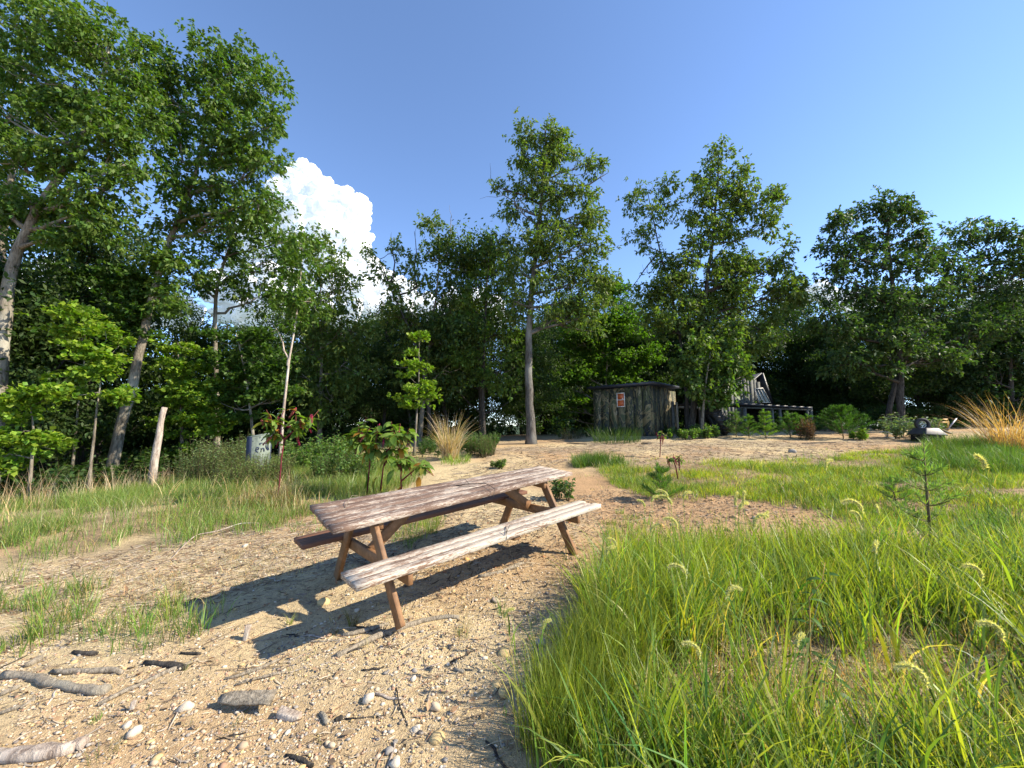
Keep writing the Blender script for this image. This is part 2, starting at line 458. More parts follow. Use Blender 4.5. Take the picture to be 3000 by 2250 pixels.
# ------------------------------------------------------------ trees
def unit(n):
    v = rs.normal(size=(n, 3)); return v / (np.linalg.norm(v, axis=1, keepdims=True) + 1e-9)
def nrm(v): return v / (np.linalg.norm(v, axis=-1, keepdims=True) + 1e-9)
def jcol(base, n, v=.34, hue=.16):
    base = np.asarray(base, float)
    k = 1 + rs.uniform(-v, v, (n, 1)); h = rs.uniform(-hue, hue, (n, 1))
    c = base * k; c[:, 0:1] *= 1 + h * 1.6; c[:, 1:2] *= 1 + h * .3
    return c
def kites(mb, P, D, L, wr, cols, fold=.25, droop=.15):
    """leaf-shaped faces: two triangles each, folded along the midrib"""
    n = len(P); D = nrm(D)
    side = np.cross(D, unit(n)); side = nrm(side)
    side[:, 2] *= .55; side = nrm(side - (side * D).sum(1, keepdims=True) * D)
    up = np.cross(side, D); L = np.broadcast_to(L, (n,))[:, None]
    tip = P + D * L + np.array([0, 0, -1.]) * L * droop
    mid = P + D * L * .5
    r = mid + side * L * wr * .5 + up * L * wr * fold * .5; l = mid - side * L * wr * .5 + up * L * wr * fold * .5
    V = np.stack([P, r, tip, l], 1).reshape(-1, 3)
    i = np.arange(n)[:, None] * 4
    T = np.concatenate([i + [0, 1, 2], i + [0, 2, 3]], 1).reshape(-1, 3)
    mb.add(V, T=T, col=np.repeat(cols, 4, axis=0))
def bend(a, b, k=5, sag=.12, wob=.06):
    a = np.array(a, float); b = np.array(b, float); t = np.linspace(0, 1, k)[:, None]
    L = np.linalg.norm(b - a)
    p = a + (b - a) * t
    off = rs.normal(size=3) * L * wob
    p += np.sin(t * np.pi) * (off + np.array([0, 0, -1.]) * L * sag) + np.concatenate([np.zeros((1, 3)), rs.normal(size=(k - 2, 3)) * L * wob * .35, np.zeros((1, 3))])
    return p

def make_tree(name, label, category, trunk, r0, blobs, Y, leafL=.16, wr=.5, dens=1.0, col=(.05, .095, .025), group=None,
              limb_r=.55, bark=None, per=9, sub=1.0, flat=0.0, bare=(), stub=(), clump=.34, zs=1.0, basez=None, extra=None, droop=.35):
    """trunk: survey points (vx, vy, dY) from the base up; blobs: (vx, vy, rx, ry[, dY]) leafy masses; everything is stood at real distance Y"""
    bark = bark or M_bark; leafL = leafL * .92; r0 = r0 * .80
    tp = [vat(a, b, Y + (c[0] if c else 0)) for a, b, *c in trunk]
    x0, y0 = tp[0][:2]; g = gz(x0, y0)
    if basez is None:
        d = tp[1] - tp[0]
        tp[0] = np.array([x0, y0, g - .12])
    tp = np.array(tp)
    o = thing(name, (tp[0][0], tp[0][1], g), label, category, group)
    org = np.array(o.location)
    # smooth trunk
    k = len(tp); seg = np.concatenate([[0], np.cumsum(np.linalg.norm(np.diff(tp, axis=0), axis=1))]); tot = seg[-1]
    tt = np.linspace(0, tot, max(10, int(tot / .5)))
    pts = np.stack([np.interp(tt, seg, tp[:, i]) for i in range(3)], 1)
    for _ in range(2): pts[1:-1] = (pts[:-2] + 2 * pts[1:-1] + pts[2:]) / 4
    pts[1:-1] += rs.normal(size=(len(pts) - 2, 3)) * r0 * .07
    rr = r0 * (1 - .82 * (tt / tot) ** .9); rr[0] *= 1.45; rr[1] *= 1.12
    mb = MB(); mb.tube(pts - org, rr, 10, jit=.06); mb.obj("trunk", bark, o, smooth=True, usecol=False)
    lm = MB(); cr = MB(); nl = 0
    def trunk_at(z, off=0):
        i = np.clip(np.searchsorted(pts[:, 2], z), 1, len(pts) - 1)
        return pts[i], rr[i]
    for bl in blobs:
        vx, vy, rx, ry = bl[:4]; dY = bl[4] if len(bl) > 4 else rs.uniform(-.12, .12) * (rx * 1.356 / F * Y)
        c = vat(vx, vy, Y + dY); sc = 1.35624 / F * Y
        R = np.array([rx * sc, min(rx, ry) * sc * .9 + .1, ry * sc * zs])
        hgap = np.hypot(*(c[:2] - pts[-1][:2]))
        p0, rb = trunk_at(c[2] - .55 * R[2] - .35 * np.hypot(*(c[:2] - trunk_at(c[2])[0][:2])))
        br = min(rb * .8, limb_r * r0 * (np.mean(R) / 1.6) ** .5 + .012)
        main = bend(p0, c, 6, sag=.05, wob=.05)
        lm.tube(main - org, np.linspace(br, br * .3, 6), 6, jit=.05)
        nsub = max(4, int(7 * sub * np.mean(R) ** 1.0 * 1.5))
        u = unit(nsub); rad_ = rs.uniform(.35, .98, (nsub, 1)) ** .6
        sc_ = c + u * R * rad_
        if flat: sc_[:, 2] = c[2] + np.round((sc_[:, 2] - c[2]) / (flat)) * flat * .6 + (sc_[:, 2] - c[2]) * .4 + rs.normal(size=nsub) * .12
        for s_ in sc_:
            q = main[rs.randint(2, 6)]
            lm.tube(bend(q, s_, 4, sag=.04, wob=.08) - org, np.linspace(br * .38, .006, 4), 4, cap=False)
        vol = R[0] * R[1] * R[2]
        area = np.pi * R[0] * R[2]
        ncl = max(6, int(area * 136 * dens * (.145 / leafL) ** 2 * 9 / per))
        idx = rs.randint(0, nsub, ncl)
        cs = sc_[idx] + rs.normal(size=(ncl, 3)) * clump * np.array([1, 1, .75 if not flat else .32]) * np.minimum(R.mean(), 1.4)
        od = nrm(nrm(cs - sc_[idx]) + .5 * nrm(cs - c) + [0, 0, .25])
        cs = np.repeat(cs, per, axis=0); od = np.repeat(od, per, axis=0)
        n = len(cs)
        D = nrm(od * .75 + unit(n) * .95 + np.array([0, 0, -droop]))
        if flat: D[:, 2] *= .55
        P = cs + rs.normal(size=(n, 3)) * leafL * .28
        kites(cr, P - org, D, leafL * rs.uniform(.65, 1.2, n), wr, jcol(np.asarray(col), n), droop=droop * .5)
    for (a, b_, c_, d_) in bare:        # bare dead branches: start and end in the survey
        s0 = vat(a, b_, Y); e0 = vat(c_, d_, Y); s1 = pts[np.argmin(np.linalg.norm(pts - s0, axis=1))]; lm.tube(bend(s1, s0, 4, wob=.03) - org, [.045, .04, .038, .035], 5, cap=False)
        pth = bend(s0, e0, 7, sag=-.03, wob=.05); lm.tube(pth - org, np.linspace(.035, .008, 7), 4, cap=False)
        for q in range(5):
            i = rs.randint(2, 7); L = np.linalg.norm(e0 - s0) * rs.uniform(.15, .35)
            lm.tube(bend(pth[i], pth[i] + nrm(rs.normal(size=3) + nrm(e0 - s0) + [0, 0, .5]) * L, 4, wob=.1) - org, [.013, .010, .007, .004], 3, cap=False)
    if lm.n: lm.obj("branches", bark, o, smooth=True, usecol=False)
    if cr.n: cr.obj("crown", M_leaf, o)
    return o

M_mid = bark_mat("dull_grey_bark", (.04, .035, .03), (.15, .135, .12), (.19, .185, .17))
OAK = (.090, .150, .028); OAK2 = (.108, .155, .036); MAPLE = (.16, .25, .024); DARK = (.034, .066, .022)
# far left giant, two stems
make_tree("oak_tree", "tallest oak at the left edge, thick grey forked trunk, crown running out of the frame", "tree",
    [(-22, 1010), (-6, 900), (4, 740), (22, 580), (60, 480), (110, 410), (160, 330), (215, 230), (235, 90)], .24,
    [(30, 60, 75, 70), (120, 60, 80, 70), (205, 90, 70, 80), (265, 150, 60, 65), (70, 160, 90, 60), (160, 190, 80, 60), (270, 250, 60, 60), (215, 310, 80, 60), (130, 270, 60, 50),
     (20, 250, 60, 70), (40, 350, 60, 60), (120, 350, 50, 45), (230, 410, 75, 50), (170, 460, 70, 50), (110, 510, 45, 35), (60, 430, 50, 45), (280, 350, 45, 50), (15, 460, 40, 50), (300, 110, 25, 35)],
    10.0, leafL=.15, col=OAK, dens=.80)
make_tree("oak_tree", "second stem oak standing upright just right of the left edge trunk, ivy at its foot", "tree",
    [(-60, 1000), (-30, 700), (-2, 560), (20, 420), (40, 300), (48, 120)], .22,
    [(-40, 100, 60, 70), (-50, 240, 60, 70), (-30, 380, 60, 70), (-20, 520, 50, 60), (30, 620, 45, 50), (90, 640, 50, 40)], 11.2, leafL=.15, col=OAK, dens=.8)
# second tall oak
make_tree("oak_tree", "tall leaning oak with broad rounded crown left of the cloud", "tree",
    [(240, 1040), (255, 930), (285, 845), (310, 720), (345, 580), (378, 480), (418, 400), (440, 300), (452, 190)], .205,
    [(440, 130, 55, 50), (510, 145, 60, 50), (380, 150, 50, 45), (570, 200, 50, 55), (595, 270, 32, 50), (470, 220, 70, 60), (390, 240, 60, 60), (540, 300, 65, 55), (340, 300, 40, 50), (440, 330, 60, 50),
     (350, 200, 40, 50), (580, 350, 40, 40), (510, 390, 60, 40), (420, 420, 50, 45), (370, 480, 45, 40), (480, 470, 60, 45), (560, 440, 45, 40), (345, 560, 40, 50), (400, 560, 45, 40), (340, 640, 40, 50), (350, 380, 35, 35)],
    12.0, leafL=.165, col=OAK, dens=.78, bare=[(395, 350, 290, 150)])
make_tree("hickory_tree", "forked hickory with two pale upright stems rising behind the bare broken trunk", "tree",
    [(475, 960), (468, 850), (462, 700), (468, 610), (500, 520), (545, 440), (580, 400)], .15,
    [(450, 540, 50, 45), (520, 500, 50, 40), (590, 480, 50, 40), (590, 560, 60, 45), (520, 590, 40, 40), (440, 620, 40, 40), (560, 640, 45, 40), (640, 520, 40, 40)],
    14.5, leafL=.17, col=OAK, dens=.55)
make_tree("maple_tree", "young yellow-green maple with a thin pale bare stem behind the taller pokeweed", "tree",
    [(605, 975), (612, 890), (622, 790), (640, 690), (648, 610), (655, 540)], .062,
    [(650, 530, 32, 26), (655, 580, 36, 30), (640, 630, 36, 32), (680, 650, 40, 35), (640, 700, 30, 26), (610, 560, 26, 30)],
    11.5, leafL=.13, col=(.085, .15, .022), dens=.55, bark=M_pale, bare=[(622, 790, 590, 700)])
make_tree("hickory_tree", "bushy soft green hickory below the white cloud between the maple and the thin leaning trees", "tree",
    [(690, 950), (692, 850), (695, 700), (690, 560)], .13,
    [(690, 560, 50, 45), (730, 620, 50, 50), (660, 640, 50, 50), (700, 700, 60, 50), (750, 710, 50, 50), (650, 740, 50, 50), (740, 790, 60, 50), (660, 820, 50, 50), (630, 520, 30, 30), (720, 860, 60, 50), (600, 610, 30, 40)],
    16.5, leafL=.18, col=OAK2, dens=.62)
make_tree("hickory_tree", "sparse forked hickory leaning left whose thin limbs reach past the cloud", "tree",
    [(930, 960), (925, 850), (905, 760), (880, 700), (850, 640), (820, 560)], .12,
    [(800, 550, 22, 22), (830, 590, 25, 30), (850, 630, 32, 28), (880, 690, 34, 34), (845, 680, 26, 30), (860, 530, 18, 25), (890, 580, 22, 40)],
    16.0, leafL=.17, col=OAK2, dens=.45, bark=M_barkd, bare=[(850, 600, 845, 515), (900, 620, 895, 500)])
make_tree("hickory_tree", "pale leaved hickory with an open top in the middle left of the treeline", "tree",
    [(905, 960), (915, 860), (930, 730), (945, 620), (950, 520)], .13,
    [(945, 500, 38, 28), (915, 490, 18, 18), (1000, 520, 38, 28), (930, 560, 45, 36), (985, 580, 42, 34), (940, 630, 50, 40), (990, 660, 42, 40), (900, 700, 50, 42), (960, 720, 50, 40), (890, 780, 50, 45), (960, 800, 50, 45)],
    17.0, leafL=.18, col=OAK2, dens=.5, bare=[(960, 560, 975, 470)])
make_tree("oak_tree", "thin straight oak with a dark trunk directly left of the tallest middle oak", "tree",
    [(1045, 950), (1043, 830), (1048, 700), (1052, 600), (1062, 520)], .11,
    [(1060, 510, 30, 26), (1045, 560, 34, 34), (1080, 580, 36, 36), (1030, 620, 28, 32), (1075, 650, 40, 34), (1020, 690, 30, 34), (1070, 720, 40, 36), (1020, 780, 44, 40), (1080, 800, 44, 40)],
    16.2, leafL=.17, col=OAK, dens=.55, bark=M_barkd)
make_tree("oak_tree", "tallest oak in the middle, its bare grey trunk straight at the clearing edge", "tree",
    [(1147, 950), (1143, 850), (1141, 760), (1146, 660), (1156, 560), (1168, 440), (1180, 330), (1178, 280)], .225,
    [(1150, 290, 36, 30), (1200, 290, 30, 25), (1130, 330, 28, 28), (1170, 340, 36, 36), (1215, 345, 40, 30), (1260, 360, 30, 30), (1075, 405, 18, 14), (1150, 390, 40, 34), (1200, 400, 46, 34), (1255, 410, 36, 28),
     (1110, 440, 40, 30), (1170, 460, 50, 36), (1230, 470, 46, 34), (1285, 465, 36, 34), (1130, 510, 46, 34), (1200, 530, 56, 40), (1275, 530, 44, 36), (1110, 570, 36, 40), (1180, 600, 50, 40), (1250, 600, 56, 40), (1300, 600, 34, 34), (1110, 650, 36, 40), (1210, 680, 56, 40), (1280, 680, 50, 40), (1190, 300, 22, 40)],
    15.0, leafL=.18, wr=.42, col=OAK2, dens=.78, bark=M_mid, bare=[(1190, 500, 1060, 385), (1270, 400, 1310, 375), (1240, 420, 1285, 415)], limb_r=.4)
make_tree("maple_tree", "bright yellow-green maple filling the gap behind the camouflage shed", "tree",
    [(1310, 950), (1308, 860), (1312, 760), (1320, 660)], .10,
    [(1330, 640, 50, 35), (1290, 700, 50, 40), (1350, 710, 50, 40), (1240, 740, 50, 40), (1310, 770, 60, 35), (1375, 770, 45, 35), (1260, 810, 45, 35), (1340, 830, 50, 30), (1220, 830, 40, 35), (1190, 890, 36, 30), (1240, 880, 40, 26)],
    21.6, leafL=.15, wr=.75, col=(.095, .18, .022), dens=.9, flat=.3)
make_tree("oak_tree", "wide pointed oak behind the tyre, tallest right of centre", "tree",
    [(1492, 948), (1500, 860), (1512, 760), (1522, 640), (1540, 520), (1550, 400), (1552, 335)], .18,
    [(1550, 340, 28, 26), (1530, 380, 30, 24), (1585, 385, 36, 24), (1560, 420, 40, 30), (1500, 440, 36, 36), (1615, 430, 40, 34), (1670, 420, 30, 26), (1580, 480, 46, 34), (1640, 480, 42, 34), (1520, 500, 42, 34),
     (1480, 560, 46, 36), (1560, 560, 50, 38), (1640, 560, 46, 34), (1690, 560, 34, 36), (1430, 610, 40, 40), (1520, 630, 50, 40), (1600, 640, 56, 40), (1690, 640, 44, 44), (1470, 690, 50, 40), (1560, 720, 50, 40), (1640, 710, 50, 40), (1420, 690, 40, 40), (1480, 620, 40, 36), (1590, 600, 46, 36), (1700, 620, 30, 36)],
    16.5, leafL=.18, wr=.5, col=OAK2, dens=.74, bark=M_barkd)
make_tree("oak_tree", "narrow oak with its small top lit just left of the pointed oak", "tree",
    [(1488, 948), (1484, 860), (1474, 760), (1452, 640), (1420, 520), (1400, 420)], .10,
    [(1410, 400, 46, 26), (1370, 440, 24, 24), (1440, 440, 26, 24), (1400, 470, 40, 30), (1380, 520, 36, 30), (1425, 560, 26, 24), (1450, 600, 36, 30), (1400, 640, 40, 34)],
    16.8, leafL=.17, wr=.45, col=OAK2, dens=.5, bark=M_barkd, bare=[(1420, 550, 1365, 620)])
make_tree("maple_tree", "low sunlit maple with large leaves hanging over the leaning tyre", "tree",
    [(1515, 950), (1518, 890), (1525, 820), (1535, 760)], .085,
    [(1490, 768, 36, 32), (1545, 760, 50, 36), (1590, 775, 32, 28), (1500, 830, 40, 32), (1560, 830, 36, 28), (1600, 815, 18, 22), (1540, 868, 30, 18)],
    15.6, leafL=.19, wr=.7, col=(.085, .14, .03), dens=.8)
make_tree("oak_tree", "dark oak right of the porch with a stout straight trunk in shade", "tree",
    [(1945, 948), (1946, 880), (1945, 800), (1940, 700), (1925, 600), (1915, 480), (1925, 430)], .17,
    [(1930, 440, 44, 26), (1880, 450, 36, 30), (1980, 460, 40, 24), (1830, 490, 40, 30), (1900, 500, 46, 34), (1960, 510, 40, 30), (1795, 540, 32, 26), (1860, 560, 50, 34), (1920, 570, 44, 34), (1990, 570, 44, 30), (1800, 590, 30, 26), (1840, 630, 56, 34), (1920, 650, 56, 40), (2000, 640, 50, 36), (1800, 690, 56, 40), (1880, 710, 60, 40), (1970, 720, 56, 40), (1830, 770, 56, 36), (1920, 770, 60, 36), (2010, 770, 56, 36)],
    16.0, leafL=.18, col=(.055, .095, .03), dens=.74, bark=M_barkd, bare=[(1990, 570, 2035, 510)])  # leaf green lowered to put the crown's shaded side into its colour
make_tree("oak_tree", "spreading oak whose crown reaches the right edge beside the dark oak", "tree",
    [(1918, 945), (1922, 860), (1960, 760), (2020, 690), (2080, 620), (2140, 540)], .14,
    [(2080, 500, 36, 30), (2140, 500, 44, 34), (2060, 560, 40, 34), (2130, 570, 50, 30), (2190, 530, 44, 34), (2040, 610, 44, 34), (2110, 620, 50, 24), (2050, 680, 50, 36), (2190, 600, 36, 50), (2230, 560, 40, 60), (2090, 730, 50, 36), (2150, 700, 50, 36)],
    16.6, leafL=.18, col=(.052, .09, .032), dens=.6, bark=M_barkd)  # leaf colour darkened too, standing in for shade on this side
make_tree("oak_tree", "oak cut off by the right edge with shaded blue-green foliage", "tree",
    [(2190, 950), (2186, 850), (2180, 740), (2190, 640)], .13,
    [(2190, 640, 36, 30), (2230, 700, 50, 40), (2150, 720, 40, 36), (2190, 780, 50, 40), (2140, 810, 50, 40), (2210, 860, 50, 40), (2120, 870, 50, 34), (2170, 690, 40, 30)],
    17.5, leafL=.18, col=DARK, dens=.65, bark=M_barkd)  # the foliage's shade is put into its dark leaf green
# layered understorey maples, left wood edge
for lab, tr, bl, Y in [
    ("young maple with bright layered foliage in front of the black wood at the far left", [(70, 1010), (75, 930), (60, 850)], [(60, 870, 70, 26), (110, 850, 50, 18), (30, 930, 50, 30), (90, 960, 40, 24), (20, 980, 40, 30)], 9.0),
    ("maple sapling with a slim trunk and a yellow-green tier left of the leaning oak", [(198, 1000), (205, 920), (214, 850), (222, 780)], [(200, 800, 56, 26), (160, 850, 50, 16), (250, 850, 46, 18), (225, 740, 60, 30), (180, 700, 60, 34)], 10.0),
    ("bright maple filling the space around the broken bare trunk", [(392, 1010), (394, 900), (386, 820), (384, 740)], [(400, 800, 46, 26), (430, 870, 60, 24), (395, 900, 46, 26), (440, 920, 50, 26), (390, 750, 40, 26), (410, 850, 50, 24), (470, 850, 50, 24), (400, 960, 40, 22)], 13.4),
    ("darker maple spreading flat tiers between the two big left oaks", [(160, 1000), (170, 860), (190, 720), (240, 640)], [(200, 600, 60, 30), (260, 620, 50, 30), (300, 600, 40, 34), (230, 680, 70, 34), (130, 700, 60, 34), (300, 690, 50, 34), (90, 760, 60, 40)], 12.0),
    ("maple with arching tiers behind the white painted box", [(560, 960), (540, 880), (530, 800), (510, 720)], [(520, 740, 60, 34), (570, 780, 50, 30), (480, 790, 50, 30), (540, 830, 60, 30), (600, 850, 50, 26), (500, 880, 50, 26)], 13.2),
    ("slender yellow-green maple sapling standing left of the dry tuft", [(895, 965), (900, 900), (905, 830), (905, 760)], [(905, 745, 26, 20), (900, 785, 30, 18), (905, 830, 30, 20), (885, 865, 24, 18), (925, 865, 20, 16)], 12.6)]:
    dk = "darker" in lab or "arching" in lab
    make_tree("maple_tree", lab, "tree", tr, .055 if Y < 12.1 or "slender" in lab else .08, bl, Y, leafL=.13, wr=.85, col=(.06, .115, .02) if dk else MAPLE, dens=.75, flat=.22, clump=.40, droop=.15)

# ------------------------------------------------------------ slender trees of the dark wood behind (copies of six built trees)
def proto_tree(seed, H, nb, spread, low):
    global rs
    keep = rs; rs = np.random.RandomState(seed)
    tm = MB(); cm = MB()
    pts = np.array([[0, 0, -.6]] + [[rs.normal() * .06 * i, rs.normal() * .06 * i, H * i / 8] for i in range(1, 9)])
    tm.tube(pts, np.linspace(.13, .02, 9), 7, jit=.06)
    for b in range(nb):
        z = H * (low + (1 - low) * rs.rand() ** .9); a = rs.rand() * 6.28; ln = spread * (1.15 - .7 * z / H) * rs.uniform(.5, 1.1)
        i = np.interp(z - ln * .35, pts[:, 2], np.arange(9)); p0 = pts[int(i)]
        c = np.array([math.cos(a) * ln, math.sin(a) * ln, z])
        tm.tube(bend(p0, c, 4, wob=.05), [.035, .022, .014, .006], 4, cap=False)
        for q in range(5):
            s_ = c + rs.normal(size=3) * [.55, .55, .3]; n = 105
            P = s_ + rs.normal(size=(n, 3)) * [.38, .38, .20]
            kites(cm, P, unit(n) + [0, 0, -.3], .155 * rs.uniform(.7, 1.2, n), .5, jcol((.044, .076, .019), n))  # background leaf colour darkened to paint in the wood's unlit hollows
    rs = keep
    return tm.mesh("forest_trunk", [M_barkd], True, False), cm.mesh("forest_crown", [M_leaf])
protos = [proto_tree(100 + i, H, nb, sp, lo) for i, (H, nb, sp, lo) in enumerate([(8, 34, 2.1, .22), (9, 36, 2.2, .2), (7, 32, 2.0, .18), (10, 38, 2.2, .3), (6, 26, 1.8, .12), (8.5, 34, 2.3, .25)])]
def forest(n, xr, yr, smin, smax, kinds=range(6)):
    k = 0; tries = 0
    while k < n and tries < 4000:
        tries += 1
        x = rs.uniform(*xr); y = rs.uniform(*yr)
        if any((x - a) ** 2 + (y - b) ** 2 < 1.3 for a, b in forest.used): continue
        forest.used.append((x, y)); k += 1
        kd = list(kinds)[rs.randint(len(list(kinds)))]; s = rs.uniform(smin, smax)
        o = thing("forest_tree", (x, y, gz(x, y)), "slender dark forest tree crowded among its like behind the clearing", "tree", "slender trees of the dark wood behind the clearing", rs.uniform(0, 6.28))
        o.scale = (s, s, s * rs.uniform(.9, 1.1))
        link("trunk", protos[kd][0], o); link("crown", protos[kd][1], o)
forest.used = [(x_ * .5, y_ * .7) for x_ in range(6, 32) for y_ in range(23, 37)]
forest.used += []
forest(9, (-6, 1), (18.5, 22), .6, .8)
forest(30, (-26, 3), (17.5, 30), .75, 1.05)
forest(12, (-26, -13), (9, 18), .8, 1.1)
forest(20, (3, 26), (26.5, 33), 1.0, 1.4)
forest(14, (3, 13), (27, 34), .8, 1.15)
forest(26, (13, 34), (17.5, 31), .65, .95)

# ------------------------------------------------------------ clouds, kilometres away
def ico(sub):
    import bmesh
    bm = bmesh.new(); bmesh.ops.create_icosphere(bm, subdivisions=sub, radius=1.0)
    V = np.array([v.co[:] for v in bm.verts]); T = np.array([[v.index for v in f.verts] for f in bm.faces]); bm.free()
    return V, T
ICO1, ICO2, ICO3 = ico(1), ico(2), ico(3)
def cloud_mat():
    m, nt, b, out = mat("cloud_vapour")
    d = node(nt, "ShaderNodeBsdfDiffuse"); d.inputs[0].default_value = (.97, .97, .98, 1)
    t = node(nt, "ShaderNodeBsdfTranslucent"); t.inputs[0].default_value = (.97, .97, .98, 1)
    mx = node(nt, "ShaderNodeMixShader"); mx.inputs[0].default_value = .42
    nt.links.new(d.outputs[0], mx.inputs[1]); nt.links.new(t.outputs[0], mx.inputs[2]); nt.links.new(mx.outputs[0], out.inputs[0])
    return m
M_cloud = cloud_mat()
def cloud(label, blobs, Y, kids=26, group=None):
    mb = MB()
    k = 1.35624 / F * Y
    V2, T2 = ICO2
    for vx, vy, r in blobs:
        c = vat(vx, vy, Y + rs.uniform(-.3, .3) * r * k); R = r * k
        def puff(c, R):
            d = 1 + .16 * np.sin(V2 @ rs.normal(size=3) * 3.1 + rs.rand() * 6) + .10 * np.sin(V2 @ rs.normal(size=3) * 6.3 + rs.rand() * 6)
            mb.add(V2 * R * d[:, None] * [1, 1, .86] + c, T=T2)
        puff(c, R * .86)
        for q in range(kids):
            u = unit(1)[0]; u[1] = -abs(u[1]) * .8; u[2] = u[2] * .9 + .12; u /= np.linalg.norm(u)
            r1 = R * rs.uniform(.2, .42); c1 = c + u * R * .82
            puff(c1, r1)
    me = mb.mesh("cloud", [M_cloud], True, False)
    o = link("cloud", me, label=label, category="cloud", group=group)
    rm = o.modifiers.new("melt", 'REMESH'); rm.mode = 'VOXEL'; rm.voxel_size = Y * .0024; rm.use_smooth_shade = True
    sm = o.modifiers.new("soft", 'SMOOTH'); sm.factor = .5; sm.iterations = 2
    tx = bpy.data.textures.new("billow", 'CLOUDS'); tx.noise_scale = Y * .022; tx.noise_depth = 4
    dm = o.modifiers.new("billow", 'DISPLACE'); dm.texture = tx; dm.strength = Y * .016; dm.texture_coords = 'GLOBAL'; dm.mid_level = .5
    return o
cloud("towering white cumulus cloud rising above the trees left of the middle",
      [(655, 392, 42), (640, 430, 55), (700, 440, 50), (752, 452, 44), (780, 470, 26), (775, 520, 36), (690, 500, 70), (620, 500, 60), (740, 560, 62), (800, 590, 34), (660, 580, 80), (570, 540, 70), (840, 620, 34), (880, 640, 30), (700, 650, 80), (790, 660, 60), (860, 680, 44), (600, 660, 80), (520, 640, 70)], 3000)
cloud("low white cloud behind the trunks of the two left oaks", [(120, 590, 34), (90, 610, 46), (150, 620, 40), (190, 640, 40), (60, 650, 50), (250, 660, 44), (320, 680, 44), (400, 680, 44)], 3300, 16)
cloud("low white cloud bank showing between the middle trees", [(930, 665, 34), (990, 650, 30), (1030, 640, 22), (1060, 680, 40), (980, 700, 50)], 3600, 14)
cloud("low white cloud above the dark trees right of the pointed oak", [(1740, 640, 22), (1770, 630, 26), (1800, 650, 30), (1700, 670, 30), (1850, 660, 30), (1930, 670, 34)], 3800, 12)
cloud("low white cloud behind the oak at the right edge", [(2110, 640, 26), (2150, 620, 24), (2180, 640, 34), (2080, 670, 30), (2230, 650, 40)], 3900, 12)

# ------------------------------------------------------------ grasses
def blades(mb, x, y, L, W, az, lean, cols, seg=3, tipcol=None, z=None, stiff=1.0):
    n = len(x); x = np.asarray(x); y = np.asarray(y)
    z = ground_z(x, y) - .01 if z is None else z
    t = np.linspace(0, 1, seg + 1)
    dx, dy = np.cos(az), np.sin(az)
    wa = rs.uniform(0, np.pi, n); wx, wy = np.cos(wa), np.sin(wa)
    V = np.zeros((n, 2 * seg + 1, 3)); 
    for i, s in enumerate(t):
        h = L * lean * s ** 1.9; v = L * s * np.sqrt(np.maximum(1 - (lean * s) ** 2 * .75, .04))
        cx, cy, cz = x + dx * h, y + dy * h, z + v
        w = W * (1 - s ** 1.6) * (.75 + .5 * min(1, s * 4)) * .5
        if i < seg:
            V[:, 2 * i] = np.stack([cx - wx * w, cy - wy * w, cz], 1); V[:, 2 * i + 1] = np.stack([cx + wx * w, cy + wy * w, cz], 1)
        else: V[:, 2 * i] = np.stack([cx, cy, cz], 1)
    k = np.arange(n)[:, None] * (2 * seg + 1)
    Q = np.concatenate([k + [2 * i, 2 * i + 1, 2 * i + 3, 2 * i + 2] for i in range(seg - 1)], 0) if seg > 1 else None
    T = k + [2 * seg - 2, 2 * seg - 1, 2 * seg]
    cc = np.repeat(cols[:, None], 2 * seg + 1, 1)
    if tipcol is not None:
        f = np.zeros(2 * seg + 1); 
        for i, s in enumerate(t):
            f[2 * i] = s
            if i < seg: f[2 * i + 1] = s
        cc = cc * (1 - f[None, :, None] * .6) + np.asarray(tipcol)[None, None] * f[None, :, None] * .6
    mb.add(V.reshape(-1, 3), T=T, Q=Q, col=cc.reshape(-1, 3))
def sample_poly(P, n, dens=None):
    P = np.array(P); lo, hi = P.min(0), P.max(0); out = np.zeros((0, 2)); it = 0
    while len(out) < n and it < 200:
        it += 1
        q = rs.uniform(lo, hi, (n * 2, 2)); am = .09 + .035 * np.hypot(q[:, 0], q[:, 1])
        k = in_poly(q[:, 0] + am * (fbm(q[:, 0] * 1.6, q[:, 1] * 1.6, 201, 3) * 1.5 + rs.normal(size=len(q)) * .22), q[:, 1] + am * (fbm(q[:, 0] * 1.6, q[:, 1] * 1.6, 202, 3) * 1.5 + rs.normal(size=len(q)) * .22), [tuple(p) for p in P])
        if dens is not None: k &= rs.rand(len(q)) < dens(q[:, 0], q[:, 1])
        out = np.vstack([out, q[k]])
    return out[:n]
def tufts(mb, cen, per, rad_, L, W, lean, col, seg=3, v=.3, hue=.25, dry=0.0, drycol=(.42, .33, .17), tip=None):
    n = len(cen); a = rs.uniform(0, 6.283, (n, per)); r = rad_ * np.sqrt(rs.rand(n, per))
    x = (cen[:, :1] + np.cos(a) * r).ravel(); y = (cen[:, 1:] + np.sin(a) * r).ravel()
    Lc = np.repeat(rs.uniform(.6, 1.25, n), per); Ls = L * Lc * rs.uniform(.5, 1.15, n * per)
    az = (a + rs.normal(size=a.shape) * .8).ravel()
    le = np.clip(lean * rs.uniform(.3, 1.6, n * per), .03, .95)
    c = jcol(np.asarray(col, float), n * per, v, hue)
    ck = np.repeat(jcol((1, 1, 1), n, .22, .16), per, 0); c = c * ck * np.repeat(rs.uniform(.5, 1.45, (n, 1)), per, 0)
    if dry: 
        d = rs.rand(n * per) < dry; c[d] = jcol(np.asarray(drycol), int(d.sum()), .3, .1)
    blades(mb, x, y, Ls, W * rs.uniform(.6, 1.4, n * per), az, le, c, seg, tip)
G1 = (.17, .255, .033); G2 = (.18, .265, .034); G3 = (.15, .235, .045); STRAW = (.46, .37, .22)
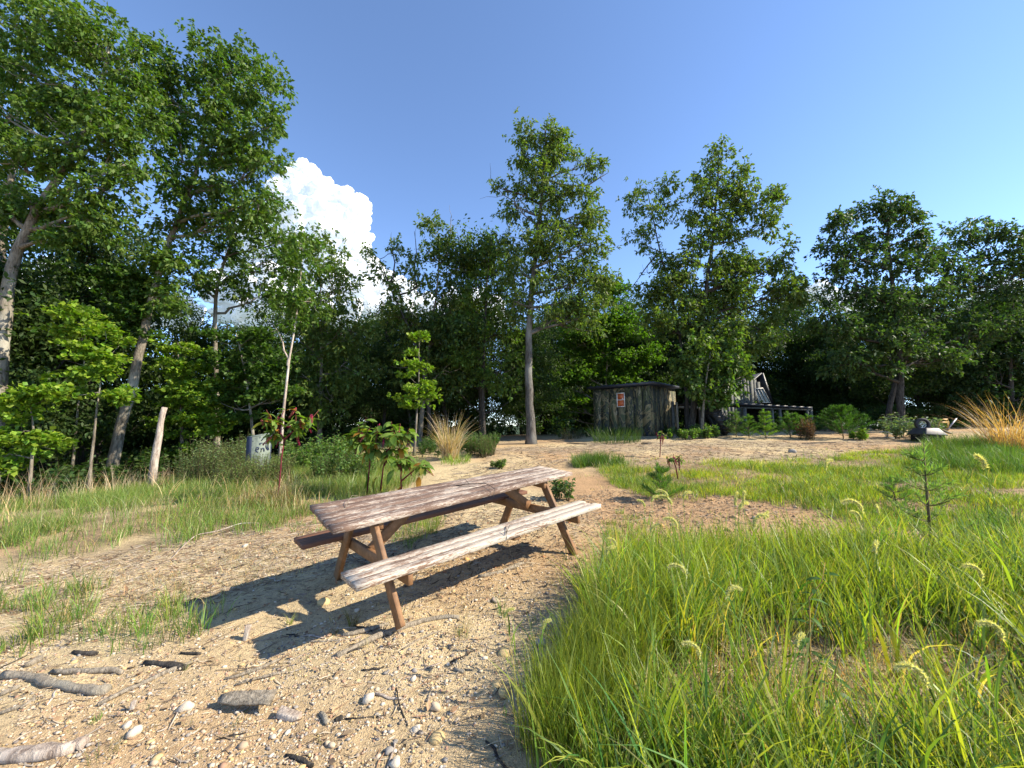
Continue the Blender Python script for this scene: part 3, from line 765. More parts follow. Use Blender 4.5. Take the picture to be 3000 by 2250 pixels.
# right foreground: lush crabgrass, brown litter showing through in places
_holes = [(vhit(1690, 1400), .42), (vhit(1930, 1560), .34), (vhit(1330, 1500), .16), (vhit(2120, 1430), .30), (vhit(1560, 1620), .14), (vhit(2170, 1600), .3), (vhit(1820, 1460), .22)]
def dfore(x, y):
    d = np.clip(.42 + 2.4 * fbm(x * 1.3, y * 1.3, 77, 3), .05, 1)
    for h, r in _holes: d = d * (1 - .93 * np.exp(-((x - h[0]) ** 2 + (y - h[1]) ** 2) / r ** 2))
    return d
mb = MB()
cen = np.vstack([sample_poly(P_fore, 1150, dfore), sample_poly(P_fore, 420, lambda x, y: (y > 2.9) * (.25 + .75 * (fbm(x * 2, y * 2, 12, 2) > 0)))])
tufts(mb, cen, 14, .09, .38, .0058, .42, G1, 4, dry=.16, tip=(.22, .30, .045))  # paler tip colour stands in for sun on the blades
near = sample_poly(P_fore, 500, lambda x, y: dfore(x, y) + .02)
tufts(mb, near, 7, .05, .48, .014, .5, (.20, .28, .035), 5, dry=.08, tip=(.36, .40, .08))  # broad blades, sunlit tips painted into the colour
tufts(mb, sample_poly(P_fore, 420, dfore), 6, .05, .46, .012, .6, (.10, .19, .04), 5)
tufts(mb, sample_poly(P_fore, 520, dfore), 5, .07, .5, .0045, .45, (.34, .38, .14), 4)
tufts(mb, sample_poly(P_fore, 620, lambda x, y: sstep(2.3, 3.2, y)), 9, .07, .46, .0085, .4, (.17, .26, .035), 4, dry=.08, tip=(.30, .36, .06))  # lighter tips again paint in sunlight
tufts(mb, sample_poly(P_fore, 700), 6, .10, .26, .003, .8, STRAW, 4, v=.35)
tufts(mb, sample_poly(P_fore, 500), 3, .05, .30, .009, .85, (.13, .19, .09), 5)
for h, r in _holes: tufts(mb, h[:2] + rs.normal(size=(int(90 * r), 2)) * r * .7, 14, .10, .12, .003, .95, (.40, .31, .20), 3, v=.4)
edge = sample_poly(gpoly([(1130, 1659), (1180, 1480), (1290, 1330), (1480, 1280), (1500, 1400), (1360, 1500), (1330, 1659)]), 420)
tufts(mb, edge, 20, .07, .36, .0036, .28, (.15, .21, .03), 4, v=.3, tip=(.22, .27, .05))  # edge blades with sunlit tips put into the colour
tufts(mb, sample_poly(P_fore, 620), 12, .12, .17, .003, .8, (.30, .22, .13), 3, drycol=(.3, .2, .1), dry=.6)
hq = sample_poly(P_fore, 260) + rs.normal(size=(260, 2)) * .28; tufts(mb, hq, 6, .05, .17, .0035, .5, G1, 3, dry=.2)
mb.obj("foreground_grass", M_grass, label="tall bright green grass covering the right foreground", category="grass", kind="stuff")
mb = MB()
def dl(x, y): return np.clip(.42 + 2.4 * fbm(x * .9, y * .9, 91, 3), .02, 1)
tufts(mb, sample_poly(P_lawn, 4300, dl), 12, .10, .13, .0055, .5, G2, 2, dry=.06, tip=(.22, .30, .04))
tufts(mb, sample_poly(P_lawn, 1300, lambda x, y: sstep(.08, .22, fbm(x * .8, y * 1.1, 95, 3))), 13, .11, .15, .006, .5, (.27, .33, .035), 2)
tufts(mb, sample_poly(P_lawn, 800, dl), 9, .10, .24, .006, .45, (.10, .17, .04), 3, dry=.1)
for p, n, L in ((gpoly([(1985, 985), (2212, 975), (2212, 1030), (2000, 1020)]), 420, .34), (gpoly([(2040, 958), (2212, 955), (2212, 975), (2020, 980)]), 180, .4), (gpoly([(1240, 1003), (1300, 993), (1352, 1000), (1330, 1010), (1260, 1010)]), 160, .30), (gpoly([(2050, 1150), (2212, 1140), (2212, 1200), (2080, 1190)]), 60, .3)):
    tufts(mb, sample_poly(p, n), 22, .12, L, .006, .4, (.085, .16, .03), 3)
hq = sample_poly(P_lawn, 800) + rs.normal(size=(800, 2)) * .55; hq = hq[hq[:, 1] > 3.5]; tufts(mb, hq, 7, .08, .09, .005, .6, G2, 2, dry=.12)
mb.obj("meadow_grass", M_grass, label="short bright green grass growing across the middle of the clearing on the right", category="grass", kind="stuff")
mb = MB()
def dn(x, y): return np.clip(.62 + 2.0 * fbm(x * .9, y * .9, 51, 3), .06, 1)
P_ls = gpoly([(0, 1290), (70, 1245), (150, 1215), (240, 1215), (330, 1190), (480, 1160), (620, 1130), (700, 1105), (880, 1060), (925, 1010), (800, 1000), (560, 1000), (300, 1060), (0, 1080)])
tufts(mb, sample_poly(P_ls, 6800, dn), 12, .12, .29, .0052, .5, G3, 2, dry=.12, tip=(.18, .25, .06))
tufts(mb, sample_poly(P_left, 3400, dn), 12, .14, .38, .007, .42, (.15, .225, .036), 2, dry=.08, tip=(.16, .22, .06))
for p, n, L in ((gpoly([(0, 1300), (90, 1270), (150, 1330), (110, 1400), (40, 1440), (0, 1430)]), 70, .22), (gpoly([(190, 1370), (290, 1330), (400, 1300), (480, 1280), (500, 1310), (430, 1370), (320, 1410), (220, 1400)]), 50, .20), (gpoly([(540, 1110), (700, 1100), (900, 1060), (930, 1085), (700, 1150), (540, 1170)]), 100, .14), (gpoly([(860, 1150), (930, 1110), (980, 1120), (900, 1190)]), 46, .2), (gpoly([(1300, 1150), (1350, 1100), (1420, 1120), (1400, 1190)]), 34, .14)):
    tufts(mb, sample_poly(p, n), 14, .06, L, .0042, .42, G3, 3, dry=.14)
mb.obj("left_grass", M_grass, label="green and straw-coloured grass along the left side behind the bare ground", category="grass", kind="stuff")
# straw-coloured dead stalks behind the left grass
mb = MB()
def stalks(poly, n, L, col, lean=.3, per=9):
    tufts(mb, sample_poly(poly, n), per, .12, L, .006, lean, col, 4, v=.25, hue=.08)
stalks(gpoly([(0, 1120), (120, 1100), (250, 1080), (250, 1060), (0, 1070)]), 120, .72, (.52, .42, .28), .35)
stalks(gpoly([(250, 1075), (390, 1060), (400, 1035), (260, 1050)]), 70, .66, (.52, .42, .28), .3)
stalks(gpoly([(0, 1200), (200, 1190), (600, 1120), (700, 1090), (400, 1090), (0, 1120)]), 60, .34, (.42, .35, .20), .5, 6)
stalks(gpoly([(390, 1060), (640, 1040), (760, 1060), (640, 1120), (430, 1110)]), 60, .42, STRAW, .45, 7)
stalks(gpoly([(520, 1090), (600, 1080), (640, 1100), (560, 1120)]), 26, .5, (.25, .19, .10), .5, 14)
mb.obj("straw_grass", M_grass, label="dead straw-coloured grass stalks standing behind the green grass on the left", category="dry grass", kind="stuff")
# sparse seedlings and thin blades over the bare ground
mb = MB()
P_bare = gpoly([(0, 1250), (500, 1180), (900, 1080), (1000, 1060), (1290, 1090), (1200, 1350), (1130, 1659), (0, 1659)])
tufts(mb, sample_poly(gpoly([(0, 1290), (500, 1200), (700, 1150), (660, 1240), (300, 1320), (0, 1400)]), 420), 6, .04, .10, .0022, .8, (.40, .33, .20), 3, dry=.1)
tufts(mb, sample_poly(P_bare, 230), 5, .03, .09, .0024, .5, (.11, .15, .04), 2, dry=.5)
tufts(mb, sample_poly(gpoly([(930, 1040), (1100, 965), (1500, 950), (1900, 958), (1960, 985), (1400, 1000), (1280, 1060)]), 240), 6, .05, .07, .004, .5, (.09, .14, .035), 2, dry=.3)
mb.obj("seedling_grass", M_grass, label="sparse thin seedlings and dry blades over the bare ground", category="grass", kind="stuff")
# separate tufts one can point at
def tuft_thing(label, vx, vy, n, L, W, lean, col, r=.05, name="grass_tuft", cat="grass tuft", dry=0.0, tip=None, seg=5):
    p = vhit(vx, vy); m = MB(); tufts(m, np.array([p[:2]]), n, r, L, W, lean, col, seg, v=.2, hue=.1, dry=dry, tip=tip)
    V = [v - p for v in m.V]; m.V = V
    m.obj(name, M_grass, loc=tuple(p), label=label, category=cat, kind="thing")
tuft_thing("thin pale-green sedge tuft in the tabletop's shadow left of the bench leg", 625, 1348, 24, .17, .003, .75, (.16, .2, .06), .02)
tuft_thing("pale sedge tuft beside the foot of the near left table leg", 762, 1352, 34, .16, .003, .7, (.18, .2, .07), .03)
tuft_thing("small sedge tuft at the left end of the long root", 722, 1372, 16, .10, .0025, .7, (.18, .21, .07), .02)
tuft_thing("upright thin grass tuft right of the near left table leg", 862, 1330, 16, .16, .003, .4, (.13, .18, .05), .03, dry=.3)
tuft_thing("loose grass tuft in the middle of the near gravel", 998, 1375, 26, .17, .003, .4, (.13, .19, .045), .05, dry=.3)
tuft_thing("thin grass tuft in the gravel left of the tall grass", 1085, 1330, 18, .18, .003, .4, (.13, .20, .045), .04)
tuft_thing("tiny bright grass tuft between the stick and the pebbles at lower left", 205, 1560, 26, .06, .003, .5, (.09, .2, .03), .02)
tuft_thing("wispy half-dry grass tuft above the big pale log", 225, 1640, 30, .14, .0024, .5, (.16, .2, .05), .05, dry=.4)
tuft_thing("tall straw-coloured tuft of broom grass left of the big middle oak", 972, 992, 240, 1.15, .014, .55, (.58, .47, .32), .25, "broom_grass", "dry grass")
tuft_thing("green base of tussock grass under the broom grass", 985, 1000, 200, .36, .010, .6, (.10, .17, .03), .4)
tuft_thing("dry brown clump of tall grass at the right edge of the clearing", 2185, 975, 300, 1.25, .012, .6, (.24, .17, .10), .45, "broom_grass", "dry grass")
tuft_thing("dry beige grass clump at the left foot of the camouflage shed", 1235, 948, 170, .75, .011, .5, (.26, .20, .11), .45, "broom_grass", "dry grass")
tuft_thing("dark green grass clump in front of the shed window wall", 1330, 955, 420, .62, .010, .5, (.055, .10, .025), .9)

# ------------------------------------------------------------ leafy weeds and bushes
def plant_mass(mb, cen, H, leafL, wr, col, stems=6, per=16, spread=.22, stemcol=(.12, .11, .05), base=np.zeros(3), v=.25, up=.25):
    n = len(cen)
    for i in range(n):
        x, y = cen[i]; g = gz(x, y); h = H * rs.uniform(.6, 1.2)
        for s in range(stems):
            a = rs.rand() * 6.28; r = spread * h * rs.uniform(.2, 1)
            top = np.array([x + math.cos(a) * r, y + math.sin(a) * r, g + h * rs.uniform(.7, 1)]); b0 = np.array([x + math.cos(a) * r * .2, y + math.sin(a) * r * .2, g])
            mb.tube(np.array([b0, (b0 + top) / 2 + rs.normal(size=3) * .02, top]) - base, [.006, .004, .002], 3, col=stemcol, cap=False)
            t = rs.uniform(.2, 1, (per, 1)); P = b0 + (top - b0) * t
            D = unit(per); D[:, 2] = D[:, 2] * .4 + up
            kites(mb, P - base, D, leafL * rs.uniform(.6, 1.2, per), wr, jcol(np.asarray(col), per, v))
mb = MB()
Pw = gpoly([(0, 1045), (240, 1030), (400, 1010), (540, 985), (700, 985), (930, 975), (930, 950), (600, 962), (0, 1005)])
plant_mass(mb, sample_poly(Pw, 640), .66, .085, .42, (.14, .21, .04), 6, 16, .35)
Pw2 = gpoly([(0, 1040), (180, 1030), (440, 1005), (440, 985), (0, 1000)])
plant_mass(mb, sample_poly(Pw2, 170), .8, .12, .6, (.15, .23, .035), 5, 16, .35, (.28, .04, .04))
plant_mass(mb, sample_poly(gpoly([(920, 990), (1060, 975), (1075, 960), (930, 958)]), 110), .5, .08, .4, (.06, .12, .03), 6, 18, .4)
mb.obj("leafy_weeds", M_leaf, label="waist-high leafy weeds along the wood edge on the left", category="weeds", kind="stuff")
mb = MB()
def gp3(x0, x1, y0, y1, n): return np.stack([rs.uniform(x0, x1, n), rs.uniform(y0, y1, n)], 1)
_u = gp3(-20, 26, 17.6, 22, 400); _u = _u[~((_u[:, 0] > 2.5) & (_u[:, 0] < 16.5))]
plant_mass(mb, _u, 1.0, .15, .55, (.038, .072, .02), 7, 18, .45)  # dark greens here and below carry the low light under the trees
plant_mass(mb, gp3(-17, -10, 9, 17, 160), 1.0, .15, .55, (.045, .085, .02), 7, 18, .45)
plant_mass(mb, gp3(2, 24, 16.9, 17.8, 170), .34, .09, .45, (.07, .13, .03), 6, 16, .5)
plant_mass(mb, gp3(-30, 34, 22, 34, 250), 1.8, .22, .6, (.034, .066, .02), 7, 20, .5)
mb.obj("forest_undergrowth", M_leaf, label="dark leafy undergrowth beneath the trees behind the clearing", category="undergrowth", kind="stuff")
def bush(name, label, cat, vx, vy, w, h, leafL, wr, col, n=26, up=.25, dY=0, stems=7, stemcol=(.12, .10, .05), per=16, P=None):
    p = vhit(vx, vy); p[1] += dY
    if P is not None: p[:2] = P[:2]
    p[2] = gz(p[0], p[1])
    mb = MB(); a = rs.rand(n) * 6.28; r = np.sqrt(rs.rand(n)) * w / 2
    cen = np.stack([p[0] + np.cos(a) * r, p[1] + np.sin(a) * r], 1)
    plant_mass(mb, cen, h, leafL, wr, col, stems, per, .3, base=p, up=up, stemcol=stemcol)
    return mb.obj(name, M_leaf, loc=tuple(p), label=label, category=cat, kind="thing")
bush("leafy_bush", "tall grey-green goldenrod bush left of the white painted box", "bush", 480, 1035, 2.0, 1.05, .07, .28, (.16, .22, .085), 70, .4)
bush("leafy_bush", "dense bright weeds with broad leaves right of the white painted box", "bush", 690, 1010, 1.9, .8, .085, .55, (.11, .19, .04), 50)
bush("leafy_bush", "pale seeding weeds in front of the white painted box", "bush", 556, 1006, 1.5, .62, .05, .3, (.15, .20, .06), 64, .4, P=at(752, 1350, 8.55))
bush("leafy_bush", "low leafy weeds between the two pokeweeds", "bush", 745, 1035, 1.2, .6, .07, .5, (.10, .17, .045), 30)
bush("leafy_bush", "round bush of fine green leaves right of the broom grass", "bush", 1040, 985, .9, .62, .05, .3, (.09, .16, .03), 34, .4)
bush("leafy_bush", "leafy weed with dull leaves close behind the right end of the tabletop", "weed", 1212, 1078, .34, .34, .085, .42, (.085, .14, .045), 5, .1, 0, 5)
bush("leafy_bush", "small leafy weed on the yard beyond the middle of the tabletop", "weed", 1075, 1010, .5, .22, .07, .35, (.12, .18, .05), 8, .2)
bush("leafy_bush", "pale sumac seedling at the foot of the tyre", "weed", 1520, 945, .9, .5, .12, .45, (.12, .19, .05), 14)
bush("leafy_bush", "yellow-green seedling in front of the dark stump", "weed", 1862, 950, .6, .35, .12, .4, (.16, .24, .03), 8)
bush("leafy_bush", "pale blue-green shrub behind the junk on the right", "bush", 2085, 958, 1.5, .8, .13, .3, (.14, .19, .12), 22, .1, dY=1.6)
bush("leafy_bush", "rusty brown dead weed between the porch and the dark oak", "weed", 1742, 950, .5, .75, .07, .3, (.12, .05, .03), 12, .3)
bush("leafy_bush", "bright leafy weed at the foot of the post frame beside the shed", "weed", 1480, 948, 1.1, .4, .09, .5, (.12, .2, .04), 16)

def pine(label, vx, vy, h, w, col=(.10, .19, .035), nd=70, dY=0, needle=.07):
    p = vhit(vx, vy); p[1] += dY; p[2] = gz(p[0], p[1])
    o = thing("pine_sapling", tuple(p), label, "pine sapling")
    tm = MB(); cm = MB()
    lx = rs.normal(size=2) * .03
    tm.tube(np.array([[0, 0, -.05], [lx[0], lx[1], h * .5], [lx[0] * 2, lx[1] * 1, h]]), [.012 * h + .006, .008 * h + .004, .003], 5, col=(.12, .09, .05))
    nw = max(4, int(h / .16))
    for i in range(nw):
        z = h * (.08 + .9 * i / nw); ln = w * (1 - .75 * i / nw) * .5
        for k in range(6):
            a = rs.rand() * 6.28; e = np.array([math.cos(a) * ln, math.sin(a) * ln, z + ln * .55]); b0 = np.array([lx[0] * z / h, lx[1] * z / h, z])
            pts = bend(b0, e, 4, sag=.1, wob=.02); tm.tube(pts, [.005, .004, .003, .002], 3, col=(.13, .11, .05), cap=False)
            t = rs.uniform(.15, 1, (nd, 1)); P = b0 + (e - b0) * t; D = nrm(unit(nd) * .8 + nrm(e - b0) * .8 + [0, 0, .3])
            kites(cm, P, D, needle * rs.uniform(.7, 1.2, nd), .10, jcol(np.asarray(col), nd, .25), droop=.05)
    t = rs.uniform(.5, 1, (nd * 2, 1)); P = t * [lx[0] * 2, lx[1], h]; kites(cm, P, nrm(unit(nd * 2) * .6 + [0, 0, .9]), needle, .10, jcol(np.asarray(col) * 1.2, nd * 2, .25), droop=0)
    tm.obj("stem", M_stuff, o); cm.obj("needles", M_leaf, o)
    return o
pine("small round pine sapling in the meadow just right of the table", 1432, 1082, .55, .62, (.09, .17, .035), 90, needle=.075)
pine("airy pine sapling standing in the right foreground grass", 2012, 1178, 1.02, .62, (.17, .25, .08), 34, needle=.085)
pine("pine sapling in front of the porch's left corner", 1618, 946, .85, .8, (.10, .19, .035), 80, needle=.10)
pine("bright pine sapling in front of the dark porch opening", 1655, 948, 1.05, .75, (.13, .22, .035), 80, needle=.10)
pine("pine sapling between the porch posts", 1708, 946, .95, 1.1, (.075, .15, .03), 110, needle=.10)
pine("broad pine sapling in front of the right porch post", 1742, 946, .85, 1.1, (.075, .15, .03), 110, needle=.10)
pine("widest dark pine sapling between the porch and the dark oak", 1822, 948, 1.15, 1.8, (.055, .12, .025), 170, needle=.12)
pine("grey-green pine sapling right of the tyre", 1590, 944, 1.0, 1.0, (.10, .16, .05), 80, needle=.10)
pine("small pine sapling in the meadow beside the weed stalk", 1940, 1100, .42, .5, (.12, .2, .05), 50, needle=.06)

# ------------------------------------------------------------ pokeweeds with separate leaves and berry strings
def leaf_mesh(name, L, W, col, mats, curl=.35):
    t = np.linspace(0, 1, 6); V = []; 
    for s in t:
        w = W * .5 * math.sin(math.pi * min(1, s * .93 + .03)) ** .8; z = -curl * L * s * s; x = L * s * (1 - .12 * s)
        V += [[x, -w, z + .25 * w], [x, 0, z], [x, w, z + .25 * w]]
    Q = []
    for i in range(5):
        Q += [[3 * i, 3 * i + 1, 3 * i + 4, 3 * i + 3], [3 * i + 1, 3 * i + 2, 3 * i + 5, 3 * i + 4]]
    return new_mesh(name, V, None, Q, mats, np.broadcast_to(np.array(col, float), (18, 3)), smooth=True)
PL = [leaf_mesh("leaf", 1, .42, c, [M_leaf], k) for c, k in (((.13, .21, .035), .3), ((.16, .24, .04), .5), ((.10, .17, .03), .7), ((.20, .20, .035), .5), ((.34, .17, .03), .5))]
def raceme_mesh(col):
    mb = MB(); V, T = ICO1
    mb.tube([[0, 0, 0], [.12, 0, -.35], [.1, 0, -1]], [.03, .025, .01], 4, col=(.35, .02, .06))
    for i in range(34):
        z = .12 + .88 * i / 34; a = i * 2.4; r = .10 * (1 - .55 * z)
        mb.add(V[:, :] * (.055 * (1 - .5 * z)) + [.1 * z + math.cos(a) * r, math.sin(a) * r, -z], T=T, col=np.array(col) * rs.uniform(.6, 1.3))
    return mb.mesh("berry_string", [M_stuff], True)
RA = [raceme_mesh((.20, .02, .05)), raceme_mesh((.30, .10, .07)), raceme_mesh((.07, .01, .03))]
def pokeweed(label, vx, vy, stems, tips, Y=None, leafL=.19, nleaf=9, up=0, low=()):
    p = vhit(vx, vy); Y = p[1] if Y is None else Y
    o = thing("pokeweed_plant", tuple(p), label, "pokeweed")
    red = (.13, .022, .03)
    tops = []
    for s in stems:
        pts = np.array([vat(a, b, Y + (c[0] if c else 0)) for a, b, *c in s]) - p
        if s is stems[0]: pts[0] = (0, 0, -.03)
        r = np.linspace(.015, .008, len(pts)); m = MB(); m.tube(pts, r, 7, col=red, jit=.1); m.obj("stem", M_stuff, o, smooth=True)
        tops.append(pts)
    for k, (a, b) in enumerate(tips):
        e = vat(a, b, Y + rs.uniform(-.22, .22)) - p
        q = tops[k % len(tops)][-1]
        for tt in tops:
            if np.linalg.norm(tt[-1] - e) < np.linalg.norm(q - e): q = tt[-1]
        m = MB(); pth = bend(q, e, 5, sag=.12, wob=.04); m.tube(pth, np.linspace(.009, .004, 5), 5, col=(.15, .05, .035)); m.obj("branch", M_stuff, o, smooth=True)
        for j in range(nleaf):
            i = rs.uniform(.35, 1); c = np.array([np.interp(i, np.linspace(0, 1, 5), pth[:, z]) for z in range(3)])
            a_ = rs.rand() * 6.28; el = rs.uniform(-.7, .55)
            put_leaf(o, c, a_, el, leafL * rs.uniform(.5, 1.15), PL[rs.choice(5, p=[.36, .3, .2, .1, .04])])
        if rs.rand() < .9:
            r_ = link("berry_string", RA[rs.randint(3)], o); r_.location = pth[rs.randint(2, 5)]
            r_.scale = (.17 + .06 * rs.rand(),) * 3; r_.rotation_euler = (rs.normal() * .3, rs.normal() * .5, rs.rand() * 6.28)
    for a, b, el in low:
        c = vat(a, b, Y) - p; put_leaf(o, c, rs.rand() * 6.28, el, leafL * 1.2, PL[rs.choice([2, 3, 4])])
    return o
def put_leaf(o, c, az, el, L, me):
    lf = link("leaf", me, o); lf.location = c; lf.scale = (L, L, L); lf.rotation_euler = (rs.normal() * .3, -el, az)
pokeweed("taller pokeweed with a bare crimson stem and drooping berry strings, left of the table", 598, 1088,
    [[(598, 1088), (604, 1040), (608, 990), (614, 950)], [(614, 950), (600, 925)], [(614, 950), (640, 925)]],
    [(565, 905), (575, 885), (600, 900), (585, 930), (615, 885), (640, 880), (650, 905), (672, 895), (690, 885), (625, 915), (640, 935), (575, 945), (605, 945)], nleaf=12)
pokeweed("bushy pokeweed with yellowing leaves and berry strings behind the tabletop", 792, 1076,
    [[(792, 1076), (796, 1030), (800, 990), (810, 960)], [(822, 1060), (828, 1010), (835, 975)], [(835, 975), (860, 950)], [(800, 990), (775, 950)]],
    [(760, 935), (775, 920), (790, 905), (800, 925), (820, 915), (845, 910), (865, 915), (885, 925), (880, 950), (850, 940), (830, 945), (805, 955), (785, 960), (770, 965), (815, 975), (850, 970), (795, 985), (840, 990), (870, 975)], nleaf=16, leafL=.22,
    low=[(828, 1050, -1.2), (835, 1060, -1.3), (815, 1030, -.9), (790, 1020, -.9)])
pokeweed("low pokeweed with large dull leaves leaning right above the back of the tabletop", 868, 1080,
    [[(868, 1080), (866, 1030), (868, 1000)], [(866, 1040), (895, 1015), (915, 1005)]],
    [(850, 1000), (868, 990), (880, 985), (900, 1005), (920, 995), (915, 1010), (890, 1000)], nleaf=13, leafL=.19, low=[(868, 1050, -.9), (850, 1015, -.6), (905, 1030, -1)])
pokeweed("tall red-stemmed weed seedling standing in the middle of the yard", 1425, 988,
    [[(1425, 988), (1427, 960), (1428, 945)]], [(1418, 935), (1430, 930), (1440, 938), (1426, 942)], nleaf=7, leafL=.13)
pokeweed("leafy sapling with narrow bright leaves in the meadow right of the table", 1465, 1035,
    [[(1465, 1035), (1460, 1010), (1455, 995)]], [(1440, 985), (1455, 980), (1470, 982), (1480, 990)], nleaf=8, leafL=.12)

def weed_leafy(label, vx, vy, top, leafL, n, Y, w=.26):
    o_p = vhit(vx, vy); b = np.array([o_p[0], o_p[1], o_p[2]]); e = vat(top[0], top[1], Y)
    o = thing("broadleaf_weed", tuple(b), label, "weed")
    m = MB(); pth = bend(b, e, 7, sag=-.05, wob=.04) - b; m.tube(pth, np.linspace(.006, .002, 7), 5, col=(.30, .20, .06)); m.obj("stem", M_stuff, o)
    for i in range(n):
        t = .15 + .85 * i / n; c = np.array([np.interp(t, np.linspace(0, 1, 7), pth[:, z]) for z in range(3)])
        put_leaf(o, c, i * 2.4 + rs.rand(), .35 - .4 * (1 - t), leafL * (1.15 - .6 * t) * rs.uniform(.8, 1.1), WL[i % 3])
WL = [leaf_mesh("leaf", 1, .28, c, [M_leaf], k) for c, k in (((.07, .15, .035), .25), ((.09, .18, .04), .4), ((.06, .12, .03), .5))]
weed_leafy("broad-leaved weed with red-brown stem rising in the middle of the foreground grass", 1745, 1480, (1782, 1215), .13, 17, 2.55)
weed_leafy("second broad-leaved weed low in the foreground grass right of the first", 1790, 1600, (1815, 1420), .12, 10, 1.9)
weed_leafy("short broad-leaved weed in the near left part of the tall grass", 1330, 1560, (1345, 1440), .08, 9, 2.1)

# ------------------------------------------------------------ foxtail grasses
def foxtail_mesh(L, arch):
    pts = []
    for s in np.linspace(0, 1, 12):
        a = math.pi * .5 - arch * s; pts.append((a,))
    P = [np.zeros(3)]
    for i in range(11): P.append(P[-1] + np.array([math.cos(pts[i][0]), 0, math.sin(pts[i][0])]) * L / 11)
    P = np.array(P); r = np.interp(np.linspace(0, 1, 12), [0, .1, .5, 1], [.0028, .0058, .0055, .002])
    m = MB(); m.tube(P, r, 6, col=(.34, .38, .14), jit=.2)
    n = 620; t = rs.rand(n); idx = t * 11; i0 = np.clip(idx.astype(int), 0, 10); f = (idx - i0)[:, None]
    c = P[i0] * (1 - f) + P[i0 + 1] * f; d = nrm(P[i0 + 1] - P[i0])
    D = nrm(unit(n) * .9 + d * .75); kites(m, c, D, .014 * rs.uniform(.7, 1.2, n), .10, jcol((.60, .58, .32), n, .2, .05), droop=0)
    return m.mesh("seed_head", [M_grass])
FH = [foxtail_mesh(.075, 1.9), foxtail_mesh(.095, 2.3), foxtail_mesh(.06, 1.3), foxtail_mesh(.07, .5)]
def foxtail(k, label, vx, vy, Y, kind, az, s=1.0, lean=(.1, .1)):
    neck = vat(vx, vy, Y)
    bx, by = neck[0] + lean[0], neck[1] + lean[1]; b = np.array([bx, by, gz(bx, by)])
    o = thing("foxtail_grass", tuple(b), label, "foxtail grass")
    m = MB(); pth = bend(b, neck, 7, sag=-.03, wob=.015) - b; m.tube(pth, np.linspace(.0018, .0011, 7), 4, col=(.17, .24, .05)); m.obj("stem", M_stuff, o)
    h = link("seed_head", FH[kind], o); h.location = pth[-1]; h.rotation_euler = (0, rs.normal() * .1, az); h.scale = (s, s, s)
    m = MB(); a = rs.rand(3) * 6.28
    zz = np.array([.25, .45, .62]); c = np.array([[np.interp(q, np.linspace(0, 1, 7), pth[:, z]) for z in range(3)] for q in zz])
    blades(m, c[:, 0], c[:, 1], np.array([.22, .24, .2]), np.full(3, .009), a, np.array([.6, .7, .5]), jcol((.14, .24, .03), 3), 5, z=c[:, 2]); m.obj("leaf_blades", M_grass, o)
FX = [("largest arched foxtail head, alone over the bare strip in the right half", 1862, 1105, 1.45, 1, 3.0),
 ("foxtail head drooping straight down highest at the right edge of the meadow", 2128, 1012, 1.5, 2, 3.0),
 ("arched foxtail head in front of the distant meadow, highest of the middle ones", 1785, 1012, 2.2, 1, .3),
 ("leftmost arched foxtail at the near end of the bare strip", 1392, 1095, 2.6, 0, 3.0), ("paired foxtail just right of the leftmost arched one", 1408, 1085, 2.6, 0, .3),
 ("tall arched foxtail with twin heads above the grass, left one", 1442, 1075, 2.3, 1, 2.9), ("lower twin foxtail beside the tall arched one", 1450, 1090, 2.3, 0, 2.8),
 ("small hooked foxtail over the dark soil patch", 1476, 1078, 2.4, 0, .2), ("upright foxtail at the left of the erect cluster", 1588, 1092, 2.1, 3, .5), ("upright foxtail tallest in the erect cluster", 1606, 1088, 2.1, 3, .2), ("short foxtail between the two erect ones", 1598, 1102, 2.15, 0, .4),
 ("pale foxtail hanging right of the erect cluster", 1652, 1122, 2.2, 2, .4), ("large arched foxtail pointing right in the middle grass", 1630, 1140, 1.9, 1, 0), ("foxtail nodding over the left part of the tall grass", 1462, 1140, 2.2, 1, 3.1),
 ("foxtail nodding right above the left grass edge", 1406, 1150, 2.2, 0, .2), ("small foxtail at the left edge of the tall grass", 1330, 1180, 2.6, 0, 3.1), ("foxtail low at the left grass edge near the bench end", 1310, 1200, 2.5, 0, .2),
 ("foxtail lying in the middle of the tall grass", 1480, 1240, 2.0, 1, 3.0), ("foxtail drooping right in the centre of the grass", 1570, 1290, 1.8, 1, .1), ("arched foxtail at the lower left grass boundary", 1172, 1360, 2.2, 0, .2),
 ("foxtail head at the left boundary above the gravel", 1090, 1335, 2.5, 0, .2), ("foxtail nodding near the bottom middle", 1510, 1420, 1.6, 1, 3.1), ("foxtail drooping at the right edge halfway down", 2165, 1380, 1.4, 1, 3.0),
 ("foxtail small and pale beyond the airy pine", 1897, 1108, 2.4, 2, 1), ("foxtail hooked left of the airy pine", 1858, 1122, 2.3, 0, 3.0), ("foxtail drooping in the right grass below the pine", 1890, 1195, 1.9, 2, .5),
 ("foxtail bending right over the dark clump at the right", 2120, 1250, 1.7, 1, 3.0), ("foxtail near the lower middle with short head", 1720, 1395, 1.7, 2, .3), ("foxtail arching left in the lower right grass", 2000, 1480, 1.3, 1, 3.0)]
for k, (lb, a, b, Y, kd, az) in enumerate(FX):
    foxtail(k, lb, a, b, Y, kd, az, rs.uniform(.85, 1.15), (rs.uniform(-.06, .1), rs.uniform(-.05, .15)))

